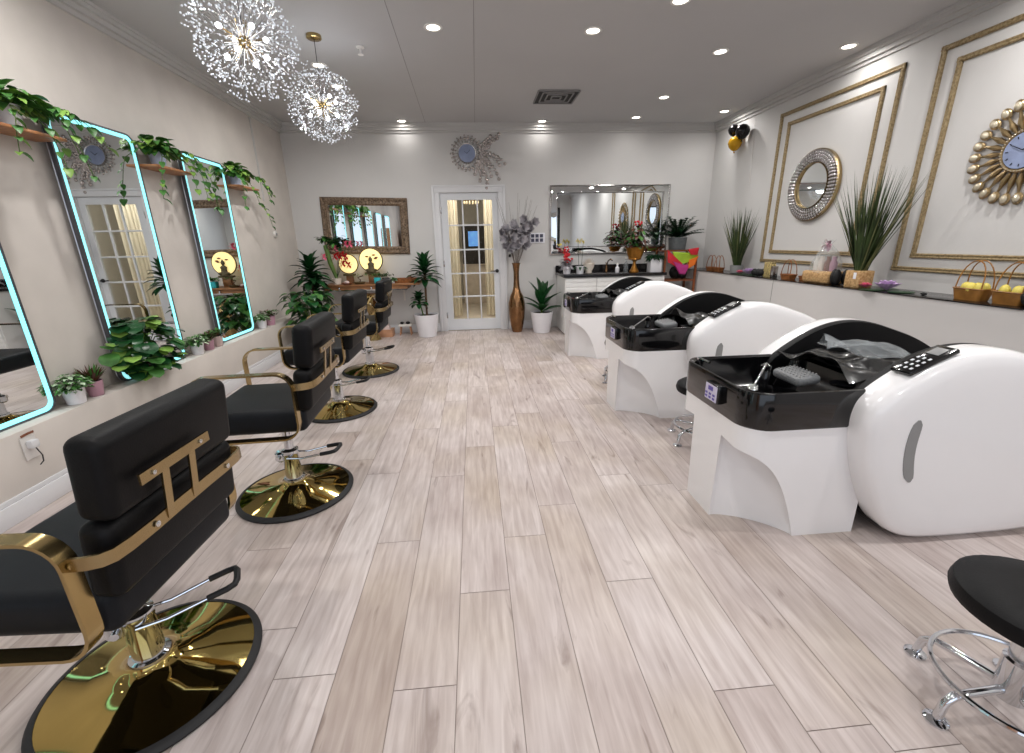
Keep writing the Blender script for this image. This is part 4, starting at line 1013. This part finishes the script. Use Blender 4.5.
# ============================================================ VASE WITH MAGNOLIAS
t = thing('floor_vase', 'tall bronze floor vase with silver magnolia branches right of the door', 'vase', (.635, 6.72, 0))
m = MB(); m.lathe([(.07, 0), (.078, .01), (.095, .08), (.118, .22), (.128, .36), (.125, .46), (.10, .56), (.065, .63), (.048, .70), (.042, .80), (.042, .92), (.055, 1.02), (.068, 1.05), (.06, 1.05), (.038, .95), (.02, .9)], 36); m.build('vase_body', 'bronze', t, sharp=70)
R = random.Random(6)
for b in range(12):
    a = b*.7+.3; sp = R.uniform(.1, .30); top = R.uniform(1.42, 1.66); pts = [V((0, 0, .95)), V((math.cos(a)*sp*.4, math.sin(a)*sp*.25, 1.2)), V((math.cos(a)*sp, math.sin(a)*sp*.4, top))]
    m = MB(); m.tube(pts, .004, 5); br = m.build('branch', 'twig', t)
    for q in range(3):
        c = pts[1].lerp(pts[2], .35+.33*q)+V((R.uniform(-.05, .05), R.uniform(-.06, .02), R.uniform(-.04, .04))); m = MB()
        ax = V((R.uniform(-1, 1), -1.2, R.uniform(-.2, .8))).normalized(); s0 = ax.orthogonal().normalized()
        for ring, (sp_, L) in enumerate(((1.1, .10), (.5, .08))):
            for k in range(6):
                d = (ax+(Matrix.Rotation(2*PI*(k+.5*ring)/6, 3, ax) @ s0)*sp_).normalized(); m.leaf(c, d, L, .072, up=ax, bend=-.15, fold=.3, n=4)
        m.ball(c+ax*.015, .012, 1); m.build('magnolia', 'magnolia', br)
m = MB()
for k in range(16):
    a = R.uniform(-.5, 3.6); sp = R.uniform(.05, .42); m.tube([(0, 0, .95), (math.cos(a)*sp*.35, -.02, 1.35), (math.cos(a)*sp, -.03+R.uniform(-.05, .05), R.uniform(1.7, 2.12))], [.003, .0025, .0012], 4)
m.build('twigs', 'twig', t)

# ============================================================ COUNTER
CX0, CX1, CY0, CY1, CH_ = 1.31, 2.80, 6.32, YB-.005, .885
t = thing('vanity_counter', 'white slatted vanity counter with black top below the wide mirror', 'counter', ((CX0+CX1)/2, CY0, 0)); hw = (CX1-CX0)/2
m = MB(); m.bx(-hw, hw, .02, CY1-CY0, .02, CH_-.04); m.build('cabinet_body', 'slat_white', t)
for k, (a, b) in enumerate(((-hw+.01, -.285), (-.275, .275), (.285, hw-.01))):
    for j, (z0, z1) in enumerate(((.05, .42), (.43, CH_-.05))):
        m = MB(); nn = 6
        for s_ in range(nn): 
            za = z0+(z1-z0)*s_/nn; zb = z0+(z1-z0)*(s_+1)/nn-.006; m.bx(a, b, 0, .02, za, zb, bevel=.003)
        m.bx(a+.002, b-.002, .006, .02, z0, z1); m.build('drawer_front', 'slat_white', t)
m = MB(); m.bx(-hw-.03, hw+.01, -.03, CY1-CY0, CH_-.04, CH_, bevel=.004); m.bx(-hw-.03, hw+.01, CY1-CY0-.02, CY1-CY0, CH_, CH_+.1); m.build('worktop', 'counter_black', t)
m = MB(); m.lathe([(.022, 0), (.02, .03), (.015, .06), (.014, .1)], 16, (-.0, .48, CH_)); m.tube([(0, .48, CH_+.08), (.01, .44, CH_+.16), (.03, .38, CH_+.19), (.04, .33, CH_+.17)], .01, 8); m.box((.0, .5, CH_+.12), (.012, .05, .01), rot=(.6, 0, 0)); m.build('tap', 'bronze', t)
cz = CH_
# silvery red flower arrangement
t = thing('flower_arrangement', 'silvery leaves with red and yellow flowers at the left end of the counter', 'flower arrangement', (1.36, 6.47, cz)); pot(t, 'pot_white', .05, .06, .1)
R = random.Random(8); m = MB()
for k in range(110): a = R.uniform(0, 2*PI); m.leaf(V((0, 0, .1+R.uniform(0, .08))), V((math.cos(a), math.sin(a)*.6, R.uniform(-.4, 1))), R.uniform(.07, .15), .035, bend=1, mi=0)
m.build('foliage', ['magnolia'], t)
m = MB(); 
for k in range(60): m.ball((R.gauss(0, .03), -.02+R.gauss(0, .025), .27+R.gauss(0, .05)), .016, 1)
m.tube([(0, 0, .05), (0, -.01, .3)], .004, 5); m.build('red_blossom', 'red', t)
m = MB()
m.tube([(0, 0, .1), (-.06, 0, .33), (-.12, 0, .42)], .002, 4)
for k in range(9): m.ball((-.12+R.gauss(0, .03), 0, .42+R.gauss(0, .012)), .009, 1)
m.build('yellow_sprig', ['yellow'], t)
# orchid in white pot
t = thing('orchid', 'yellow orchid in a rounded white pot on the counter', 'plant', (1.55, 6.44, cz)); pot(t, 'pot_white', .05, .065, .11)
m = MB()
for k in range(7): a = k*.9; m.leaf(V((0, 0, .1)), V((math.cos(a), math.sin(a), .5)), .15, .045, bend=1.4)
for s_ in (-.02, .02): m.tube([(s_, 0, .1), (s_*1.5, 0, .3), (s_*2, 0, .47)], .003, 5)
m.build('foliage', 'leaf_dark', t)
m = MB()
for k in range(9):
    c = V((-.06+.013*k, -.01, .46+.02*math.sin(k*1.5)))
    for q in range(5): a = q*1.256; m.leaf(c, V((math.cos(a), -.3, math.sin(a))), .026, .02, bend=0, n=3)
m.build('blossom', 'yellow', t)
t = thing('shell_vase', 'cream shell shaped vase beside the orchid on the counter', 'vase', (1.70, 6.52, cz))
m = MB(); m.lathe([(.03, 0), (.05, .01), (.045, .03), (.075, .08), (.09, .14), (.08, .15), (.05, .1), (.02, .05)], 24, sy=.6)
for k in range(9): a = -.8+.2*k; m.leaf(V((0, -.02, .08)), V((math.sin(a), -.2, math.cos(a))), .15, .045, bend=.2, fold=.4)
m.build('vase_body', 'shell', t)
for (x, y, r_, h, mt, lb) in ((2.13, 6.5, .03, .12, 'pot_white', 'small white bottle right of the counter tap'), (2.26, 6.5, .035, .2, 'clear_wrap', 'clear tall bottle left of the golden urn')):
    m = MB(); m.lathe([(r_*.9, 0), (r_, .01), (r_, h*.6), (r_*.4, h*.75), (r_*.35, h*.9), (r_*.6, h*.92), (r_*.5, h)], 18)
    t = thing('bottle', lb, 'bottle', (x, y, cz), 0, 'bottles on the counter'); m.build('bottle_body', mt, t)
    m = MB(); m.lathe([(r_*.5, h), (r_*.4, h+.02), (.002, h+.022)], 12); m.build('cap', 'white_cloth', t)
# golden urn with red flowered plant
t = thing('golden_urn', 'golden pedestal urn holding a leafy plant with red flowers on the counter', 'urn', (2.37, 6.45, cz))
m = MB(); m.lathe([(.065, 0), (.07, .02), (.05, .05), (.028, .1), (.022, .15), (.035, .17), (.10, .19), (.09, .205), (.11, .25), (.135, .34), (.15, .36), (.135, .36), (.1, .28)], 28); m.build('urn_body', 'urn_gold', t)
R = random.Random(12); m = MB()
for k in range(200):
    a = R.uniform(0, 2*PI); rad = R.uniform(0, .15); L = R.uniform(.06, .1); m.leaf(V((math.cos(a)*rad, math.sin(a)*rad, .36+R.uniform(-.03, .34)*(1-rad*3.5))), V((math.cos(a), math.sin(a), R.uniform(-.2, .8))), L, L*.6, bend=1.3, mi=R.choice((0, 1)))
m.build('foliage', ['leaf', 'leaf_brown'], t)
m = MB()
for k in range(8): m.ball((.03+R.gauss(0, .03), -.03, .69+R.gauss(0, .02)), .018, 1)
m.build('red_blossom', 'red', t)
t = thing('square_planter', 'square white planter with a dark crinkled plant at the right end of the counter', 'plant', (2.68, 6.46, cz))
m = MB(); m.box((0, 0, .1), (.17, .15, .2), bevel=.006); m.build('planter', 'pot_white', t)
m = MB(); 
for k in range(110): a = R.uniform(0, 2*PI); m.leaf(V((math.cos(a)*.05, math.sin(a)*.04, .19+R.uniform(0, .05))), V((math.cos(a), math.sin(a), R.uniform(.1, 1))), R.uniform(.08, .14), .04, bend=1.2)
m.tube([(0, 0, .2), (.01, 0, .4), (0, 0, .5)], .004, 5)
for k in range(12): a = k*2.4; m.leaf(V((0, 0, .36+.015*k)), V((math.cos(a), math.sin(a)*.5, .4)), .17, .065, bend=.8)
m.build('foliage', 'leaf_dark', t)
# wooden rack with zz plant
t = thing('wooden_rack', 'reddish brown slatted wooden rack standing in the back right corner', 'rack', (3.07, 6.60, 0))
RW, RD = .24, .16; RH = 1.19
for sx in (-1, 1):
    for sy in (-1, 1): m = MB(); m.bx(sx*RW-.015, sx*RW+.015, sy*RD-.012, sy*RD+.012, 0, RH); m.build('post', 'rack_wood', t)
for z in (.25, .76, RH-.0):
    m = MB()
    for k in range(5): y = -RD+.02+k*(2*RD-.04)/4; m.bx(-RW, RW, y-.025, y+.025, z-.018, z)
    m.build('shelf', 'rack_wood', t)
t = thing('zz_plant', 'dark feathery leaved plant in a grey pot on top of the wooden rack', 'plant', (3.07, 6.6, RH)); pot(t, 'pot_grey', .12, .135, .18)
m = MB(); R = random.Random(2)
for k in range(36):
    a = k*2.4; tl = R.uniform(.15, 1.15); L = R.uniform(.24, .36); d = V((math.cos(a)*math.sin(tl), math.sin(a)*math.sin(tl)*.7, math.cos(tl))); p = V((0, 0, .17)); pts = [p.copy()]
    for s_ in range(9): p = p+d*L/9; d = (d-V((0, 0, .06))).normalized(); pts.append(p.copy())
    m.tube(pts, [.006]*5+[.003]*5, 5)
    for s_ in range(2, 10):
        sd = d.cross(V((0, 0, 1))).normalized()
        for q in (-1, 1): m.leaf(pts[s_], sd*q+d*.7, .075, .048, bend=.3, n=3)
m.build('foliage', 'leaf_dark', t)
# colourful bunting bag hanging over the rack's front
t = thing('party_bag', 'bright lime, pink and orange party bag hanging on the front of the wooden rack', 'bag', (3.07, 6.60-RD-.03, .98))
R = random.Random(1)
cols = ['lime', 'red', 'magenta', 'orange', 'black_matt']
for k, (pts, mt) in enumerate((([(-.16, .19), (.24, .16), (.22, .08), (.02, .02), (-.12, .09)], 'lime'), ([(-.24, .22), (-.12, .12), (.0, .02), (-.06, -.04), (-.22, .04)], 'red'),
        ([(-.16, .06), (.02, .0), (.12, .0), (.06, -.14), (-.02, -.13)], 'magenta'), ([(.10, .07), (.24, .12), (.2, .0), (.1, -.06)], 'orange'), ([(.08, .22), (.23, .24), (.22, .15), (.12, .16)], 'red'))):
    m = MB(); m.loft([[V((x*.95, .0, z)) for x, z in pts], [V((x, -.02-.006*k, z)) for x, z in pts], [V((x*.9, -.035-.006*k, z*.9)) for x, z in pts]]); m.build('bag_panel', mt, t)
blob('black_pouch', (3.15, 6.60, .762), 'black round pouch on the middle shelf of the wooden rack', 'pouch', 'black_matt', (.2, .16, .19), 3, 4)

# ============================================================ WOODEN DESK, BACK LEFT
DXa, DXb, DYa, DYb, DZt = -2.18, -.80, 6.50, 6.93, .81
t = thing('wooden_desk', 'rustic wall mounted wooden desk with a metal edge strip under the carved mirror', 'desk', ((DXa+DXb)/2, (DYa+DYb)/2, 0)); hw = (DXb-DXa)/2; hd = (DYb-DYa)/2
m = MB(); m.bx(-hw, hw, -hd, hd, DZt-.025, DZt, bevel=.004); m.build('desk_top', 'desk_wood', t)
m = MB(); m.bx(-hw+.03, hw-.18, -hd+.02, hd-.02, DZt-.085, DZt-.025); m.build('drawer_box', 'desk_wood', t)
m = MB(); m.bx(-hw+.03, hw-.18, -hd+.008, -hd+.02, DZt-.088, DZt-.074); 
for x in (-.45, .0): m.box((x, -hd+.006, DZt-.06), (.02, .02, .05), bevel=.004)
m.build('edge_strip', 'chrome', t)
for s_ in (-1, 1):
    m = MB(); m.bx(s_*(hw-.3)-.012, s_*(hw-.3)+.012, -.05, hd+.03, DZt-.1, DZt-.085); m.bx(s_*(hw-.3)-.012, s_*(hw-.3)+.012, hd+.01, hd+.03, DZt-.3, DZt-.085); m.build('wall_bracket', 'white_cloth', t)
# gold faceted pedestal under the desk
t = thing('gold_pedestal', 'faceted gold metallic ornament standing under the wooden desk', 'ornament', (-1.52, 6.50, 0))
m = MB(); R = random.Random(5); rings = []
for i, (r_, z) in enumerate(((.10, 0), (.05, .1), (.12, .24), (.05, .38), (.11, .5), (.04, .62), (.09, .68))):
    rings.append([V((math.cos(a+i*.5)*r_, math.sin(a+i*.5)*r_, z)) for a in [2*PI*k/6 for k in range(6)]])
m.loft(rings); m.build('faceted_body', 'gold', t, sharp=5)
# lit discs with buddha
def moon(loc, r_, label, budd):
    t = thing('moon_lamp', label, 'lamp', loc, 0, 'round lit discs on the desk')
    up_ = loc[2]-DZt; m = MB(); m.box((0, .01, -up_/2), (r_*.7, .07, up_), bevel=.006); m.build('wooden_block', 'desk_wood', t)
    m = MB(); m.lathe([(0, -.012), (r_*.93, -.012), (r_*.93, .012), (0, .012)], 40, (0, 0, r_+.03), axis=(0, -1, 0)); m.build('lit_disc', 'moon_lit', t)
    m = MB(); m.tube([(math.cos(a)*r_*.97, 0, r_+.03+math.sin(a)*r_*.97) for a in [2*PI*k/40 for k in range(40)]], .009, 8, closed=True); m.box((0, 0, .015), (r_*1.2, .09, .03), bevel=.008); m.build('ring_stand', 'buddha', t)
    if budd:
        m = MB(); m.lathe([(.065, 0), (.068, .02), (.045, .05), (.042, .09), (.05, .12), (.018, .14), (.018, .15), (.028, .165), (.028, .19), (.012, .21), (.008, .222), (.001, .228)], 20, (0, -.035, .03), sy=.5)
        m.ball((-.05, -.05, .06), .03, 2, scale=(1.2, .7, .7)); m.ball((.05, -.05, .06), .03, 2, scale=(1.2, .7, .7)); m.build('buddha_figure', 'buddha', t, sharp=70)
        for x, z in ((.07, .22), (-.05, .25), (.05, .27), (.085, .235)): m = MB(); m.ball((x, -.02, z), .02, 1, scale=(1.5, .5, .6)); m.build('painted_blossom', 'terracotta', t)
moon((-1.505, 6.74, DZt+.13), .17, 'larger lit round disc lamp with a seated buddha silhouette on the desk', True)
moon((-1.84, 6.76, DZt+.11), .14, 'smaller lit round disc lamp behind the red flowers on the desk', False)
# red / pink orchid
t = thing('flowering_plant', 'tall plant with red and pink flowers at the left end of the desk', 'plant', (-1.99, 6.62, DZt)); pot(t, 'shell', .05, .065, .09)
R = random.Random(21); m = MB()
m.tube([(0, 0, .08), (-.06, 0, .3), (-.1, 0, .55)], [.02, .035, .03], 8, mi=2)
for c in ((-.12, 0, .60), (-.02, 0, .58), (.05, 0, .54), (.08, 0, .5)):
    for k in range(34): a = R.uniform(0, 6.3); m.leaf(V(c)+V((0, 0, .04))+V((R.gauss(0, .03), R.gauss(0, .02), R.gauss(0, .02))), V((math.cos(a), math.sin(a)*.5, R.uniform(-.3, .7))), .08, .045, bend=1, mi=R.choice((0, 1)))
for k in range(4): m.tube([(0, 0, .08), (.05+.03*k, 0, .36), (.06+.06*k, -.01, .50)], .003, 5, mi=0)
m.build('foliage', ['leaf_dark', 'leaf', 'stem_green'], t)
for mt, cs in (('red', ((.02, .3), (.06, .32), (.09, .3), (.13, .33), (.17, .3), (.16, .24), (.12, .2), (.2, .18))), ('pink', ((.04, .42), (.19, .47), (.25, .47), (-.13, .3)))):
    for x, z in cs:
        m = MB()
        for k in range(6): a = k*PI/3; m.leaf(V((x, -.03, z+.09)), V((math.cos(a), -.3, math.sin(a))), .06, .05, bend=0, n=3)
        m.ball((x, -.035, z+.09), .012, 1); m.build('blossom', mt, t)
t = thing('bonsai', 'small green bonsai in a low dish between the two lit discs', 'plant', (-1.67, 6.60, DZt)); 
m = MB(); m.lathe([(.06, 0), (.09, .03), (.085, .03), (.06, .015)], 20); m.build('dish', 'buddha', t)
m = MB(); m.tube([(0, 0, .02), (.02, 0, .06), (-.02, 0, .09), (.06, 0, .12)], .008, 6, mi=1)
for k in range(50): m.leaf(V((R.gauss(0, .08), R.gauss(0, .03), .12+R.gauss(0, .015))), V((R.gauss(0, 1), R.gauss(0, 1), .4)), .035, .014, bend=.5, n=3)
m.build('foliage', ['leaf', 'stem_brown'], t)
t = thing('turquoise_pot', 'turquoise square pot with green moss in front of the larger lit disc', 'plant', (-1.40, 6.57, DZt))
m = MB(); m.box((0, 0, .045), (.085, .085, .09), bevel=.006, taper=1.1); m.build('pot', 'turquoise', t)
m = MB()
for k in range(90): m.leaf(V((R.gauss(0, .05), R.gauss(0, .03), .09+R.uniform(0, .04))), V((R.gauss(0, 1), R.gauss(0, 1), .7)), .045, .018, bend=.6, n=3)
m.build('foliage', 'leaf', t)
t = thing('potted_plant', 'black pot with a mound of green moss right of the turquoise pot', 'plant', (-1.29, 6.60, DZt)); pot(t, 'black_matt', .045, .055, .08)
m = MB()
for k in range(90): m.leaf(V((R.gauss(0, .04), R.gauss(0, .03), .09+R.uniform(0, .04))), V((R.gauss(0, 1), R.gauss(0, 1), .7)), .045, .018, bend=.6, n=3)
m.build('foliage', 'leaf_deep', t)
small_plant('potted_plant', 'tiny white pot with a green succulent right of the black moss pot', -1.19, 6.6, 'pot_white', 'bush', .03, .045, .04, None, DZt, 33)
t = thing('pebble_bowl', 'small brown dish of pale stones on the left part of the desk', 'dish', (-1.83, 6.54, DZt))
m = MB(); m.lathe([(.05, 0), (.08, .025), (.075, .025), (.05, .01)], 18); m.build('dish', 'terracotta', t); m = MB()
for k in range(9): m.ball((R.gauss(0, .03), R.gauss(0, .025), .035), .02, 1)
m.build('stones', 'pot_beige', t)
t = thing('wicker_tray', 'brown wicker tray at the right end of the wooden desk', 'tray', (-1.03, 6.70, DZt))
m = MB(); q0, q1 = rrect(-.16, .16, -.1, .1, .03), rrect(-.18, .18, -.11, .11, .03); q2 = rrect(-.165, .165, -.1, .1, .03)
m.loft([[V((x, y, 0)) for x, y in q0], [V((x, y, .06)) for x, y in q1], [V((x, y, .06)) for x, y in q2], [V((x, y, .015)) for x, y in q0]]); m.build('tray_body', 'wicker_brown', t)
m = MB(); m.lathe([(.03, 0), (.04, .03), (.032, .07), (.02, .085), (.0, .09)], 16); o = m.build('brown_jar', 'terracotta', loc=(-.96, 6.68, DZt+.0155)); tag(o, 'small dark brown jar standing in the wicker tray', 'jar')
# low things on the floor below the desk
t = thing('wooden_box', 'low reddish wooden box on the floor beside the farthest chair', 'box', (-1.46, 6.74, 0)); m = MB(); m.box((0, 0, .05), (.36, .2, .1), bevel=.004); m.build('box_body', 'pink_wood', t)
m = MB(); m.box((0, 0, .105), (.37, .21, .012), bevel=.002); m.build('lid', 'pink_wood', t)
m = MB(); rings = [[V((math.cos(a)*r_, math.sin(a)*r_, z)) for a in [PI/4+PI/2*k for k in range(4)]] for r_, z in ((.085, 0), (.001, .15))]; m.loft(rings)
o = m.build('salt_pyramid', 'pot_beige', loc=(-1.38, 6.74, .1115), sharp=10); tag(o, 'pale pink pyramid ornament on the low wooden box', 'ornament')
t = thing('plant_stool', 'tiny white topped wooden stool on the floor left of the white potted dracaena', 'stool', (-1.10, 6.80, 0))
m = MB(); m.box((0, 0, .15), (.2, .14, .03), bevel=.008); m.build('stool_top', 'white_cloth', t)
for sx in (-1, 1):
    for sy in (-1, 1): m = MB(); m.tube([(sx*.085, sy*.055, 0), (sx*.07, sy*.045, .136)], .009, 8); m.build('leg', 'pink_wood', t)
blob('black_shoe', (-1.15, 6.79, .1655), 'small black rounded object on the tiny white topped stool, left one', 'ornament', 'black_matt', (.06, .07, .04)); blob('black_shoe', (-1.06, 6.79, .1655), 'small black rounded object on the tiny white topped stool, right one', 'ornament', 'black_matt', (.07, .08, .045))

t = thing('brown_wardrobe', 'plain brown wardrobe by the shop front, seen only in the carved mirror', 'wardrobe', (XLL+.26, -2.6, 0))
m = MB(); m.bx(-.24, .24, -.42, .42, .05, 1.9, bevel=.006); m.bx(-.22, .22, -.4, .4, 0, .05); m.build('wardrobe_body', 'pink_wood', t)
for s_ in (-1, 1):
    m = MB(); a, b = sorted((s_*.005, s_*.41)); m.bx(.241, .258, a, b, .07, 1.88, bevel=.003); d_ = m.build('wardrobe_door', 'pink_wood', t)
    m = MB(); m.tube([(.275, s_*.04, .9), (.275, s_*.04, 1.1)], .006, 6); m.tube([(.258, s_*.04, .91), (.275, s_*.04, .91)], .005, 6); m.tube([(.258, s_*.04, 1.09), (.275, s_*.04, 1.09)], .005, 6); m.build('door_handle', 'chrome', d_)
